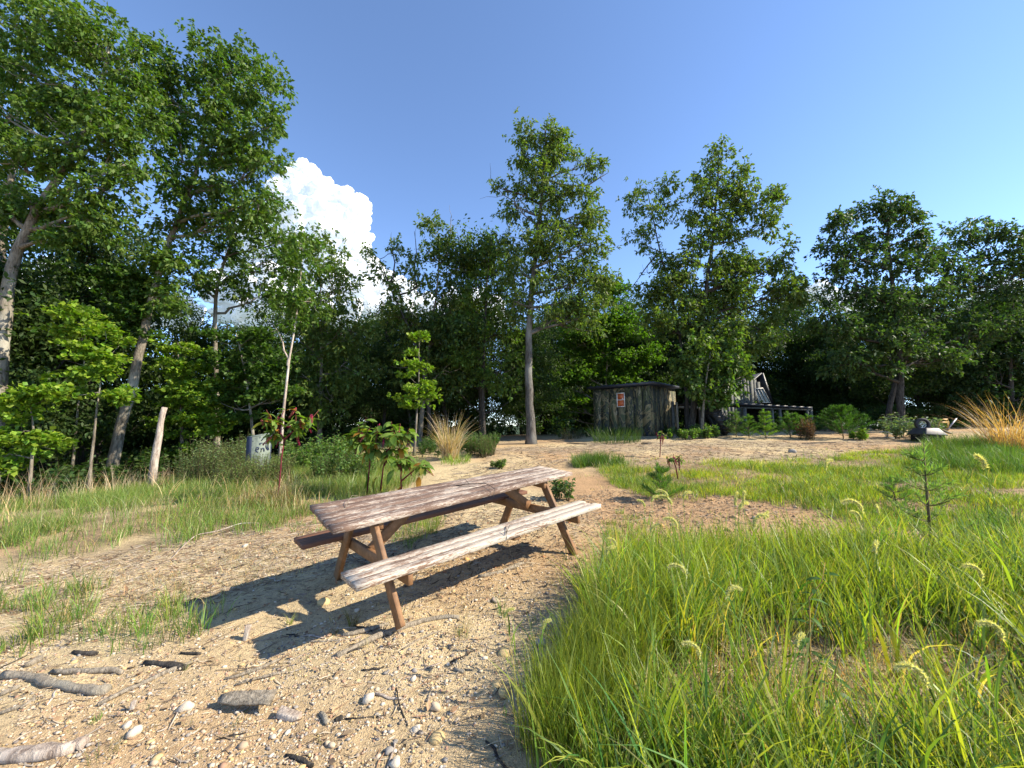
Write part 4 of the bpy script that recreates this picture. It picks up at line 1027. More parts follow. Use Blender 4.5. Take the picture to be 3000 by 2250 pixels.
# ------------------------------------------------------------ gravel, chips, leaf litter (nobody could count them)
def rocks(mb, x, y, s, cols, sink=.35, sub=ICO1, zs=.6):
    V, T = sub; n = len(x); m = len(V)
    R = unit(n); 
    sc = rs.uniform(.6, 1.15, (n, 1, 3)) * np.array([1, 1, zs]) * np.asarray(s)[:, None, None]
    P = V[None] * (1 + rs.uniform(-.16, .16, (n, m, 1)))
    a = rs.rand(n) * 6.28; c, s_ = np.cos(a)[:, None], np.sin(a)[:, None]
    P = P * sc; P = np.stack([P[..., 0] * c - P[..., 1] * s_, P[..., 0] * s_ + P[..., 1] * c, P[..., 2]], -1)
    z = ground_z(x, y) + np.asarray(s) * zs * (1 - 2 * sink) * .5
    P += np.stack([x, y, z], 1)[:, None]
    Tn = (np.arange(n)[:, None, None] * m + T[None]).reshape(-1, 3)
    mb.add(P.reshape(-1, 3), T=Tn, col=np.repeat(cols, m, 0))
PAL = .82 * np.array([(.60, .48, .34), (.66, .57, .45), (.50, .38, .26), (.40, .32, .25), (.33, .30, .27), (.45, .27, .18), (.60, .44, .22), (.20, .17, .15), (.62, .52, .4), (.55, .42, .3)])
def pal(n): return PAL[rs.randint(0, len(PAL), n)] * rs.uniform(.75, 1.15, (n, 1))
OCT = (np.array([(1, 0, 0), (-1, 0, 0), (0, 1, 0), (0, -1, 0), (0, 0, 1), (0, 0, -1)], float), np.array([(0, 2, 4), (2, 1, 4), (1, 3, 4), (3, 0, 4), (2, 0, 5), (1, 2, 5), (3, 1, 5), (0, 3, 5)]))
mb = MB()
P_g = gpoly([(0, 1659), (0, 1300), (300, 1240), (640, 1150), (1000, 1100), (1250, 1180), (1240, 1330), (1150, 1500), (1130, 1659)])
q = sample_poly(P_g + [(.5, 1.5), (-2.4, 1.5)], 21000, lambda x, y: np.clip((4.6 - y) / 2.4, .10, 1) * np.clip(.55 + 1.6 * fbm(x * 1.1, y * 1.1, 61, 3), .12, 1))
s = np.exp(rs.normal(size=len(q)) * .42) * .0054
big = s > .0066
rocks(mb, q[big, 0], q[big, 1], s[big], pal(int(big.sum())))
rocks(mb, q[~big, 0], q[~big, 1], s[~big] * 1.15, pal(int((~big).sum())), sub=OCT)
q = sample_poly(gpoly([(640, 1150), (1290, 1060), (2212, 1060), (2212, 1190), (1500, 1200), (1250, 1200), (900, 1300)]), 5200)
rocks(mb, q[:, 0], q[:, 1], np.exp(rs.normal(size=len(q)) * .55) * .010, pal(len(q)) * [.9, .75, .6], sub=OCT)
q = sample_poly(P_yard + [], 900); rocks(mb, q[:, 0], q[:, 1], np.exp(rs.normal(size=len(q)) * .4) * .013, pal(len(q)) * [.8, .66, .55], zs=.4)
q = sample_poly(gpoly([(0, 1240), (500, 1160), (700, 1110), (960, 1110), (700, 1220), (0, 1340)]), 3800); rocks(mb, q[:, 0], q[:, 1], np.exp(rs.normal(size=len(q)) * .45) * .007, pal(len(q)), sub=OCT)
mb.obj("gravel", M_stuff, label="loose tan and grey pebbles lying over the bare foreground", category="gravel", kind="stuff")
def slivers(mb, xy, L, W, cols, azm, azs, lift=.003):
    n = len(xy); az = azm + rs.normal(size=n) * azs
    d = np.stack([np.cos(az), np.sin(az)], 1); nn = np.stack([-d[:, 1], d[:, 0]], 1)
    a = xy - d * L[:, None] / 2; b = xy + d * L[:, None] / 2; mid = xy + nn * (rs.normal(size=n) * .08 * L)[:, None]
    def z(p): return ground_z(p[:, 0], p[:, 1]) + lift + rs.rand(n) * .006
    V = []
    for p, w in ((a, .5), (mid, 1), (b, .35)):
        zz = z(p)
        V.append(np.column_stack([p - nn * (W * w)[:, None], zz])); V.append(np.column_stack([p, zz + W * w * 1.1])); V.append(np.column_stack([p + nn * (W * w)[:, None], zz]))
    V = np.stack(V, 1).reshape(-1, 3); k = np.arange(n)[:, None] * 9
    Q = np.concatenate([k + [0, 1, 4, 3], k + [1, 2, 5, 4], k + [3, 4, 7, 6], k + [4, 5, 8, 7]], 0)
    mb.add(V, Q=Q, col=np.repeat(cols, 9, 0))
mb = MB()
CH = np.array([(.30, .22, .14), (.44, .35, .24), (.17, .12, .08), (.10, .07, .05), (.52, .43, .31), (.25, .15, .09), (.36, .30, .24)])
def chips(P, n, L, W, dens=None, f=1.0):
    q = sample_poly(P, n, dens); n = len(q)
    slivers(mb, q, L * np.exp(rs.normal(size=n) * .6), W * rs.uniform(.5, 1.5, n), CH[rs.randint(0, 7, n)] * f * rs.uniform(.7, 1.2, (n, 1)), .55, .75)
chips(P_bare + [(.5, 1.5), (-2.4, 1.5)], 9000, .028, .0024)
chips(P_bare + [(.5, 1.5), (-2.4, 1.5)], 900, .10, .0030)
chips(gpoly([(0, 1230), (560, 1140), (900, 1080), (1000, 1110), (700, 1250), (300, 1330), (0, 1420)]), 5200, .07, .0034, None, .8)
chips(P_fore, 3600, .06, .0042, None, .9)
chips(P_lawn, 3000, .06, .004, None, .7)
chips(P_yard, 3400, .14, .007, None, .6)
chips(gpoly([(640, 1150), (1290, 1060), (2212, 1060), (2212, 1190), (1500, 1200), (1250, 1200), (900, 1300)]), 7000, .05, .0042, None, .5)
mb.obj("wood_litter", M_stuff, label="small dry twigs, bark chips and leaf scraps strewn over the ground", category="litter", kind="stuff")
# curled dead leaves
mb = MB()
q = np.vstack([sample_poly(P_bare, 900), sample_poly(P_fore, 1500), sample_poly(P_ls, 400)])
P = np.column_stack([q, ground_z(q[:, 0], q[:, 1]) + rs.uniform(.002, .015, len(q))]); D = unit(len(q)); D[:, 2] *= .35
kites(mb, P, D, rs.uniform(.02, .055, len(q)), .6, jcol((.27, .18, .11), len(q), .45, .1), fold=.5, droop=-.1)
mb.obj("leaf_litter", M_stuff, label="curled brown dead leaves lying between the grass and the pebbles", category="leaf litter", kind="stuff")
# stones one can count
def rock_mesh(seed, flat=.6):
    global rs
    keep = rs; rs = np.random.RandomState(seed); V, T = ICO2
    d = 1 + .22 * np.sin(V @ rs.normal(size=3) * 2.1 + 1) + .12 * np.sin(V @ rs.normal(size=3) * 4.7) + rs.uniform(-.05, .05, len(V))
    P = V * d[:, None] * [1, .75, flat]; P = np.sign(P) * np.abs(P) ** .9; c = np.broadcast_to(PAL[[0, 1, 8, 4, 6, 3][seed % 6]], (len(V), 3)); rs = keep
    return new_mesh("stone", P, T, None, [M_rock], c)
RM = [rock_mesh(i) for i in range(6)]
def stone(label, px, py, size, kind, rz=0, group=None, fl=1):
    p = hit(px, py); o = link("stone", RM[kind], None, tuple(p + [0, 0, size * .12]), label, "stone", group)
    o.scale = (size * .5, size * .5, size * .5 * fl); o.rotation_euler = (rs.normal() * .2, rs.normal() * .2, rz); return o
for lb, px, py, s, k, rz in [("yellow sandstone lump in the sunlit gap between the two bench shadows", 948, 1768, .085, 4, .3), ("pair-sized cream stone in the gravel at the lower left", 392, 2150, .07, 1, .4), ("smaller cream stone touching the cream one at lower left", 372, 2128, .045, 1, 1),
    ("flat cream stone left of the dark split slab", 545, 2076, .075, 8 % 6, .1), ("pale round stone casting a shadow left of the centre gravel", 1078, 2050, .07, 1, 0), ("yellow angular stone by the tall grass edge", 1482, 1918, .09, 4, .8), ("ochre stone pair's left one under the grass edge", 1455, 2010, .06, 4, .2),
    ("ochre flat stone leaning right at the grass edge", 1480, 2032, .08, 4, 1.2), ("pinkish flat stone in the lower middle gravel", 1275, 2076, .065, 0, .1), ("white quartz stone with a grey one behind it", 1210, 1992, .045, 1, .5), ("small grey stone behind the white quartz stone", 1214, 1968, .04, 3, .5),
    ("rust and yellow broken stone at the bottom middle", 1282, 2165, .07, 4, .7), ("cream stone at the bottom left of the rust stone", 1218, 2140, .05, 1, .2), ("white stone near the bottom edge under the middle", 1157, 2240, .06, 1, 1.1), ("grey flat stone by the bottom left of the white edge stone", 1140, 2205, .05, 3, 1.1),
    ("pale grey pointed stone near the tall foxtail at the gravel edge", 1585, 1890, .09, 3, .3), ("orange stone at the far left above the weathered branch", 215, 1942, .035, 4, .4), ("cream stone behind the far bench end by the long twig", 718, 1602, .07, 1, .6),
    ("flat white stone under the near bench in the shade", 1045, 1790, .045, 1, .2), ("brown stone at the foot of the grass right of the bench", 1452, 1762, .07, 5, .2), ("dark stone in the reddish strip right of the meadow pine", 2210, 1520, .07, 3, .2), ("dark lump of stone standing on the far yard", 2320, 1326, .22, 3, .1),
    ("twin pebble, left one, in the lower left gravel", 960, 2182, .035, 0, 0), ("twin pebble, right one, in the lower left gravel", 972, 2187, .038, 0, 0), ("cream stone left of the upright dark stick", 1018, 2100, .03, 1, 0)]:
    stone(lb, px, py, s, k, rz)
qs = sample_poly(P_g, 120)
for x, y in qs:
    s = rs.uniform(.018, .034); o = link("stone", RM[rs.randint(6)], None, (x, y, gz(x, y) + s * .1), "fist-small rounded stone half sunk in the bare gravelly ground", "stone", "small stones half sunk in the gravel")
    o.scale = (s * .5, s * .5, s * .4); o.rotation_euler = (0, 0, rs.rand() * 6.28)

# ------------------------------------------------------------ sticks, roots, split wood
def stick(label, pts, r, mat_=None, name="stick", cat="stick", lift=0.0, n=8, taper=.6, lifts=None, jit=.05):
    P = np.array([hit(a, b) for a, b in pts]); 
    seg = np.concatenate([[0], np.cumsum(np.linalg.norm(np.diff(P, axis=0), axis=1))]); k = max(6, int(seg[-1] / .05))
    t = np.linspace(0, seg[-1], k); Q = np.stack([np.interp(t, seg, P[:, i]) for i in range(3)], 1)
    for _ in range(2): Q[1:-1] = (Q[:-2] + 2 * Q[1:-1] + Q[2:]) / 4
    rr = r * (taper + (1 - taper) * np.sin(np.linspace(.35, 2.6, k))) * (1 + .18 * np.interp(np.linspace(0, 9, k), np.arange(10), rs.uniform(-1, 1, 10)))
    lf = np.interp(t, seg, lifts) if lifts is not None else lift
    zz = ground_z(Q[:, 0], Q[:, 1]); zz = np.convolve(np.pad(zz, 3, mode='edge'), np.ones(7) / 7, 'valid')
    Q[:, 2] = zz + rr * .35 + .004 + lf
    Q[:, :2] += rs.normal(size=(k, 2)) * r * .15
    o0 = Q[0].copy(); m = MB(); m.tube(Q - o0, rr, n, jit=jit)
    return m.obj(name, mat_ or M_drift, smooth=True, usecol=False, loc=tuple(o0), label=label, category=cat)
stick("long pale curved root running under the foot of the near left table leg", [(985, 1926), (1060, 1890), (1120, 1860), (1190, 1838), (1250, 1822), (1300, 1812), (1345, 1812)], .021, M_drift, "root", "root")
stick("thinner pale root branching off beside the sedge tufts", [(1005, 1862), (1080, 1850), (1140, 1828)], .016, M_drift, "root", "root")
stick("short weathered stick lying under the right part of the near bench", [(1400, 1695), (1460, 1680), (1532, 1650)], .019)
stick("big pale log lying across the bottom left corner", [(-60, 2225), (60, 2222), (160, 2212), (225, 2196)], .032, M_pale, "log", "log", n=12, taper=.85)
stick("stub of pale log end right of the bottom left log", [(205, 2200), (245, 2185)], .026, M_pale, "log", "log", n=12, taper=.9)
stick("grey weathered branch half buried at the left edge", [(10, 1985), (70, 1985), (130, 2003), (200, 2018), (260, 2030), (312, 2030)], .026, M_drift, "branch", "branch", n=10, taper=.8)
stick("thin forked end of the weathered branch at left", [(150, 1975), (240, 1970), (330, 1965), (360, 1975)], .018)
stick("flat grey wood splinter pointing up from the weathered branch", [(78, 1958), (125, 1930)], .022)
stick("long grey split stick slanting through the lower left", [(285, 2072), (350, 2035), (420, 2005), (500, 1965), (560, 1942)], .013, n=6)
stick("dark bark-covered stick end above the slanting split stick", [(425, 1944), (480, 1950), (545, 1962)], .019, M_barkd)
stick("slanting grey twig pair, upper one, below the bench shadow tip", [(660, 1990), (740, 1970), (800, 1945), (825, 1930)], .011)
stick("slanting grey twig pair, lower one, below the bench shadow tip", [(690, 2010), (780, 1985), (840, 1968)], .008)
stick("pale straight splinter at the far lower left", [(60, 2078), (105, 2045)], .008)
stick("pale broken splinter at the left edge above the log", [(0, 2095), (60, 2072)], .010)
stick("pale strip of bark at the left edge below the branch", [(0, 2040), (52, 2016)], .014)
stick("thin dark stick above the tuft of grass at left", [(528, 1916), (588, 1918)], .008, M_barkd)
stick("charred black stick beside the grass at left", [(215, 1915), (250, 1920), (285, 1918)], .016, M_barkd)
stick("long pale twig reaching from the left grass over the bare ground", [(500, 1640), (545, 1600), (575, 1580), (640, 1572), (700, 1550), (760, 1545)], .007, M_pale, lifts=[0, .03, .05, .06, .07, .05], n=5)
stick("thin twig under the seat shadow pointing left", [(890, 1882), (960, 1882), (1040, 1875)], .006)
stick("dark curved stick at the bottom middle", [(835, 2218), (880, 2225), (915, 2250)], .010, M_barkd)
stick("short thick grey stick standing behind the cream stone", [(940, 2090), (948, 2105), (958, 2122)], .014)
stick("short dark grey stick left of the round pebbles", [(978, 2116), (1005, 2108)], .013, M_barkd)
stick("thin brown root running right from the dark grey stick", [(1008, 2112), (1060, 2105), (1130, 2100)], .004, M_barkd)
stick("pale twig crossing the gravel left of the grass edge", [(1180, 1905), (1240, 1870), (1290, 1850)], .007)
stick("straight dry stem lying over the lower middle gravel", [(1160, 2000), (1170, 2080), (1195, 2130)], .004, M_barkd)
stick("curled pinkish bark piece in the middle gravel", [(1330, 1960), (1345, 1970), (1362, 1972)], .011)
stick("fallen pole lying across the yard edge in front of the shed", [(1878, 1301), (1890, 1301), (1908, 1300)], .03, M_barkd)
stick("dark twig on the far yard left of the shed", [(1660, 1299), (1720, 1302)], .02, M_barkd)
stick("thin shadowed branch lying across the far right of the yard", [(2350, 1300), (2450, 1297)], .02, M_barkd)
rk = np.random.RandomState(5)
for i in range(70):
    x, y = qs[i % len(qs)] + rk.uniform(-.6, .6, 2); a = .55 + rk.normal() * .7; L = rk.uniform(.07, .22); r = rk.uniform(.003, .008)
    p0 = np.array([x, y]); d = np.array([math.cos(a), math.sin(a)]) * L / 2
    pts = np.array([[*(p0 + d * t + np.array([-d[1], d[0]]) * rk.normal() * .12), 0] for t in (-1, -.5, 0, .5, 1)]); pts[:, 2] = ground_z(pts[:, 0], pts[:, 1]) + r * .7
    m = MB(); m.tube(pts - pts[0], [r * .7, r, r, r * .9, r * .5], 5, jit=.1)
    m.obj("twig", [M_drift, M_barkd, M_pale][rk.randint(3)], usecol=False, loc=tuple(pts[0]), label="short dry twig lying on the bare gravelly ground", category="twig", group="short twigs scattered on the gravel")
def slab():
    a = hit(640, 2072); b = hit(800, 2084); d = b - a; L = np.linalg.norm(d); az = math.atan2(d[1], d[0]); m = MB()
    xs = np.linspace(0, L, 9); V = []
    for i, x in enumerate(xs):
        f = .45 + .55 * math.sin(min(1, x / L * 2.2) * 1.57); w = .036 * f; t = .008 * f
        for yy, zz in ((-w, -t), (w, -t * .4), (w * .9, t * 1.1), (-w, t)): V.append([x, yy + rs.normal() * .002, zz + rs.normal() * .0016])
    i = np.arange(8)[:, None] * 4; j = np.arange(4)[None]; Q = np.stack([i + j, i + 4 + j, i + 4 + (j + 1) % 4, i + (j + 1) % 4], -1).reshape(-1, 4)
    m.add(V, Q=np.vstack([Q, [[0, 1, 2, 3]], [[35, 34, 33, 32]]]))
    o = m.obj("wood_slab", M_drift, usecol=False, loc=(a[0], a[1], a[2] + .045), label="split slab of weathered wood tilted up over its own shadow in the foreground", category="wood slab"); o.rotation_euler = (rad(28), rad(-2), az)
slab()
def block(label, px, py, L, w, h, rz, ry, mat_):
    p = hit(px, py); m = MB(); m.box(0, 0, 0, L, w, h); V = m.V[0]; V += rs.normal(size=V.shape) * .004
    o = m.obj("wood_block", mat_, usecol=False, loc=tuple(p + [0, 0, h * .5]), label=label, category="wood block"); o.rotation_euler = (0, ry, rz); b = o.modifiers.new("b", 'BEVEL'); b.width = .006; b.segments = 2
block("tan wood block lying right of the tilted slab", 845, 2105, .115, .05, .03, -.15, .12, M_pale)
block("pale wooden stump piece standing in the tip of the bench shadow", 722, 1875, .03, .035, .09, .2, .2, M_pale)
block("short grey offcut on the sunlit edge of the seat shadow", 1045, 1772, .08, .022, .018, .5, 0, M_drift)
block("small wooden peg stump in the gravel at the bottom left", 388, 2080, .018, .018, .05, .2, .1, M_pale)

# twigs lying on the table and the bench
def table_pt(x, y, z): return TM @ np.array([x, y, z]) + TO
def table_twig(label, segs, mats=M_barkd):
    o = thing("twig", tuple(table_pt(*segs[0][0][0])), label, "twig"); b = np.array(o.location)
    for i, (pts, r) in enumerate(segs):
        m = MB(); m.tube(np.array([table_pt(*p) for p in pts]) - b, np.linspace(r, r * .5, len(pts)), 5); m.obj("twig_stem", mats, o, usecol=False)
table_twig("forked dark twig lying across the middle of the tabletop and hanging over its edge", [([(-.18, .15, .76), (-.02, .08, .762), (.12, .04, .765), (.22, -.1, .77), (.20, -.20, .762), (.17, -.30, .75), (.12, -.33, .68)], .0045), ([(-.02, .08, .762), (.06, -.06, .762), (.10, -.14, .758)], .0035), ([(.12, .04, .765), (.14, .14, .80), (.06, .22, .79)], .003)])
table_twig("thin brown twig hanging over the front edge of the near bench", [([(.10, -.52, .462), (.02, -.62, .466), (-.06, -.70, .47), (-.06, -.73, .36), (.0, -.76, .16), (.06, -.80, .02)], .0035), ([(-.06, -.70, .47), (.02, -.66, .52), (.1, -.6, .5)], .0025)])
table_twig("small curled pale twig on the left end of the tabletop", [([(-1.10, .05, .762), (-1.06, .1, .80), (-1.0, .16, .83), (-.92, .18, .80)], .0025), ([(-1.10, .05, .762), (-1.18, .1, .765)], .0022)], M_drift)

# ------------------------------------------------------------ camouflage shed
def camo_mat():
    m, nt, b, out = mat("camouflage_paint")
    g = node(nt, "ShaderNodeNewGeometry"); mp = node(nt, "ShaderNodeMapping"); mp.inputs["Scale"].default_value = (2.0, 2.0, 1.0); nt.links.new(g.outputs["Position"], mp.inputs[0])
    mp2 = node(nt, "ShaderNodeMapping"); mp2.inputs["Scale"].default_value = (9, 9, 2.6); nt.links.new(g.outputs["Position"], mp2.inputs[0])
    n1 = noise(nt, .9, 4, .6, mp.outputs[0], 1.6); n2 = noise(nt, 1.1, 5, .65, mp2.outputs[0], 1.2); n3 = noise(nt, 1.6, 3, .6, mp.outputs[0], 2.0)
    c = ramp(nt, n1.outputs[0], [(.0, (.02, .027, .035)), (.38, (.022, .03, .036)), (.41, (.07, .075, .03)), (.47, (.085, .09, .036)), (.49, (.022, .026, .02)), (.54, (.026, .03, .022)), (.56, (.19, .15, .07)), (.62, (.21, .17, .09)), (.64, (.06, .07, .03))])
    for e in (c.color_ramp,): e.interpolation = 'LINEAR'
    c = mixc(nt, ramp(nt, n2.outputs[0], [(.59, (0, 0, 0)), (.62, (1, 1, 1))]).outputs[0], c.outputs[0], (.30, .25, .16))
    c = mixc(nt, ramp(nt, n2.outputs[0], [(.36, (1, 1, 1)), (.40, (0, 0, 0))]).outputs[0], c, (.035, .035, .03))
    c = mixc(nt, ramp(nt, n3.outputs[0], [(.64, (0, 0, 0)), (.68, (1, 1, 1))]).outputs[0], c, (.24, .13, .05))
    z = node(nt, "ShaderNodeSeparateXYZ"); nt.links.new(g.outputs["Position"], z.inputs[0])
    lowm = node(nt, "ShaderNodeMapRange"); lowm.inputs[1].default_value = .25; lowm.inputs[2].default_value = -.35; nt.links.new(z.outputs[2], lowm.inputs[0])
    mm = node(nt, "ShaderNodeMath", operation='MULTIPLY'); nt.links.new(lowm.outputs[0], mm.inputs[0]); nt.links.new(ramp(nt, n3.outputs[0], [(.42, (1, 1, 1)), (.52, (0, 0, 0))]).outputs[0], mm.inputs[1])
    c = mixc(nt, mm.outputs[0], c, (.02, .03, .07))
    nt.links.new(c, b.inputs["Base Color"]); b.inputs["Roughness"].default_value = .8; bump(nt, b, n2.outputs[0], .5, .01)
    return m
M_camo = camo_mat()
def plain(name, col, rough=.6, metal=0, nz=0, spec=.4):
    m, nt, b, out = mat(name); c = None
    if nz:
        n = noise(nt, nz, 5, .65, coords(nt)); r = ramp(nt, n.outputs[0], [(.3, tuple(v * .6 for v in col)), (.7, tuple(min(1, v * 1.35) for v in col))]); nt.links.new(r.outputs[0], b.inputs["Base Color"]); bump(nt, b, n.outputs[0], .3, .005)
    else: b.inputs["Base Color"].default_value = (*col, 1)
    b.inputs["Roughness"].default_value = rough; b.inputs["Metallic"].default_value = metal; b.inputs["Specular IOR Level"].default_value = spec
    return m
M_roof = plain("tar_roofing", (.035, .04, .055), .5, 0, 6)
M_white = plain("white_window_paint", (.72, .70, .66), .5, 0, 20)
M_red = plain("red_pane", (.50, .12, .04), .25, 0, 5)
M_void = plain("dark_inside", (.01, .01, .01), .9)  # near black painted in for the shade of hollow spaces
M_gplank = plain("grey_weathered_plank", (.12, .125, .12), .85, 0, 9)
M_tyre = plain("tyre_rubber", (.028, .027, .028), .7, 0, 12)
M_glass = plain("dark_glass", (.02, .03, .05), .12, 0, 0, .6)
def frameof(C0, C1):
    d = np.array([C1[0] - C0[0], C1[1] - C0[1], 0.0]); L = np.linalg.norm(d); d /= L
    return d, np.array([-d[1], d[0], 0.0]), L
def build_shed():
    C0 = np.array([3.72, 18.15]); C1 = np.array([5.76, 16.5]); C2 = np.array([7.75, 18.9]); C3 = C0 + C2 - C1
    g = gz(*C1) - .05; o = thing("camouflage_shed", (C1[0], C1[1], g), "small flat-roofed shed of vertical boards painted in camouflage blotches", "shed")
    o0 = np.array([C1[0], C1[1], g])
    top = lambda p: 2.16 + .10 * ((p[0] - C0[0]) / (C2[0] - C0[0])) - .06
    hole = None
    for A, B, n, win in ((C0, C1, 7, True), (C1, C2, 6, False), (C2, C3, 5, False), (C3, C0, 5, False)):
        d, nn, L = frameof(A, B); w = L / n
        for i in range(n):
            off = -rs.uniform(0, .012)
            c = np.array([*A, g]) + d * w * (i + .5) + nn * off
            h = top(c); z0 = min(0, gz(c[0], c[1]) - .1 - g)
            m = MB(); M = np.stack([d, nn, [0, 0, 1]], 1)
            if win and i == 3:
                m.box(0, 0, 0, w - .012, .022, 1.28 - z0, M); m.obj("wall_board", M_camo, o, usecol=False).location = c - o0 + [0, 0, z0 + (1.28 - z0) / 2]
                m = MB(); m.box(0, 0, 0, w - .012, .022, h - 1.93, M); m.obj("wall_board", M_camo, o, usecol=False).location = c - o0 + [0, 0, 1.93 + (h - 1.93) / 2]
                continue
            m.box(0, 0, 0, w - .012, .022, h - z0, M)
            m.obj("wall_board", M_camo, o, usecol=False).location = c - o0 + [0, 0, z0 + (h - z0) / 2]
        # black backing put in as the shade behind the board gaps
        c = (np.array([*A, g]) + np.array([*B, g])) / 2 + nn * .03; m = MB(); m.box(0, 0, 0, L - .1, .01, 2.0, np.stack([d, nn, [0, 0, 1]], 1)); m.obj("gap_shade_backing", M_void, o, usecol=False).location = c - o0 + [0, 0, 1.0]
    # window
    d, nn, L = frameof(C0, C1); M = np.stack([d, nn, [0, 0, 1]], 1); wc = np.array([*C0, g]) + d * (L / 7 * 3.5) - nn * .02 - o0
    W, H, zc = .335, .62, 1.60
    wf = bpy.data.objects.new("window", None); C.objects.link(wf); wf.parent = o; wf.location = wc + [0, 0, zc]
    for nm, x, z, sx, sz in (("window_stile", -W / 2, 0, .035, H), ("window_stile", W / 2, 0, .035, H), ("window_rail", 0, H / 2 - .018, W - .035, .035), ("window_rail", 0, -H / 2 + .018, W - .035, .035), ("window_rail", 0, .0, W - .035, .03)):
        m = MB(); m.box(*(M @ np.array([x, 0, z])), sx, .03, sz, M); m.obj(nm, M_white, wf, usecol=False)
    for z in (-.155, .155):
        m = MB(); m.box(*(M @ np.array([0, .012, z])), W - .035, .008, .285, M); m.obj("pane", M_red, wf, usecol=False)
    m = MB(); m.box(*(M @ np.array([.08, .004, .06])), .06, .004, .04, M); m.obj("paper_label", M_white, wf, usecol=False)
    # roof
    cc = (C0 + C1 + C2 + C3) / 4; d2 = np.array([C1 - C0, C2 - C1]); R = []
    for P in (C0, C1, C2, C3):
        v = P - cc; e = v * 1.16; R.append([cc[0] + e[0] - o0[0], cc[1] + e[1] - o0[1], top(cc + e) + .05])
    R = np.array(R); m = MB(); m.add(np.vstack([R, R + [0, 0, .09]]), Q=[[3, 2, 1, 0], [4, 5, 6, 7], [0, 1, 5, 4], [1, 2, 6, 5], [2, 3, 7, 6], [3, 0, 4, 7]]); m.obj("roof", M_roof, o, usecol=False)
    m = MB(); pv = R[0] * .5 + R[1] * .5
    for k in range(9):
        a = R[0] + (R[1] - R[0]) * (k + .5) / 9 + [0, 0, .095]; b = R[3] + (R[2] - R[3]) * (k + .5) / 9 + [0, 0, .095]
        mm = MB(); mm.tube([a, b], .02, 5); mm.obj("roof_rib", M_roof, o, usecol=False)
build_shed()
# post frame beside the shed
def upright(label, px, pyb, pyt, Y, r, mat_=M_barkd, name="wooden_post", cat="post", sq=False, lean=0):
    a = at(px, pyb, Y); a[2] = gz(a[0], a[1]) - .05; b = at(px + lean, pyt, Y); m = MB()
    if sq: h = b[2] - a[2]; m.box(0, 0, h / 2, r * 2, r * 2, h)
    else: m.tube(np.array([[0, 0, 0], (b - a) * .5 + rs.normal(size=3) * .01, b - a]), [r, r * .95, r * .88], 8, jit=.06)
    return m.obj(name, mat_, usecol=False, loc=tuple(a), label=label, category=cat)
upright("grey post closest to the shed's right side", 1974, 1268, 1176, 17.6, .05, M_gplank, sq=True)
upright("leaning pale post second from the shed", 1988, 1270, 1178, 17.3, .055, M_drift, lean=-6)
upright("squared dark post third from the shed", 2012, 1272, 1178, 17.3, .05, M_barkd, sq=True)
upright("narrow sunlit post left of the maple trunk", 2016, 1274, 1182, 17.2, .028, M_pale, sq=True)
def lean_roof():
    o = thing("post_shelter", tuple(at(2010, 1180, 17.8)), "low dark board roof carried on posts between the shed and the tyre", "shelter"); b = np.array(o.location)
    for k in range(5):
        p = at(1990 + k * 16, 1186, 18.0 + .1 * k) - b; m = MB(); m.box(*p, .22, 1.6, .05); m.obj("roof_board", M_barkd, o, usecol=False)
    p = at(2020, 1193, 17.5) - b; m = MB(); m.box(*p, 1.15, .05, .10); m.obj("beam", M_drift, o, usecol=False)
    for q in (1985, 2050):
        p = at(q, 1240, 18.6) - b; m = MB(); m.box(p[0], p[1], p[2], .09, .09, 1.4); m.obj("post", M_barkd, o, usecol=False)
lean_roof()
upright("thick dark tree stump post right beside the tyre", 2062, 1275, 1170, 16.9, .10, M_barkd, "dead_trunk", "dead trunk")

# tractor tyre leaning on the trunk
def tyre_mesh(R, w, r_in, lugs):
    m = MB(); n = 44; prof = [(r_in, -w * .40), (r_in + (R - r_in) * .45, -w * .5), (R * .95, -w * .46), (R, -w * .2), (R, w * .2), (R * .95, w * .46), (r_in + (R - r_in) * .45, w * .5), (r_in, w * .40), (r_in + .02, w * .3), (R * .9, w * .36), (R * .9, -w * .36), (r_in + .02, -w * .3)]
    k = len(prof); V = []
    for i in range(n):
        a = i * 2 * math.pi / n
        for r, x in prof: V.append([x, math.cos(a) * r, math.sin(a) * r])
    Q = [[i * k + j, ((i + 1) % n) * k + j, ((i + 1) % n) * k + (j + 1) % k, i * k + (j + 1) % k] for i in range(n) for j in range(k)]
    m.add(V, Q=Q); body = m.mesh("tyre_body", [M_tyre], False, False)
    lm = MB(); lm.box(0, 0, 0, w * .56, R * .10, R * .10, Matrix.Rotation(.55, 3, 'Z').transposed().to_3x3())
    return body, lm.mesh("tread_lug", [M_tyre], False, False)
def tractor_tyre():
    c = at(2104, 1243, 16.2); R = .62; o = thing("tractor_tyre", tuple(c), "big black tractor tyre leaning against the trunks in front of the barn", "tyre")
    body, lug = tyre_mesh(R, .40, .34, 20); link("tyre_body", body, o)
    for i in range(22):
        for s in (-1, 1):
            a = (i + (.5 if s > 0 else 0)) * 2 * math.pi / 22; l = link("tread_lug", lug, o); l.location = (s * .095, math.cos(a) * (R + .008), math.sin(a) * (R + .008)); l.rotation_euler = (a - math.pi / 2, 0, 0)
            if s > 0: l.scale = (-1, 1, 1)
    o.rotation_euler = (rad(0), rad(-34), rad(-12))
    g = gz(c[0], c[1]); o.location.z = g + R * math.cos(rad(34)) + .1
tractor_tyre()

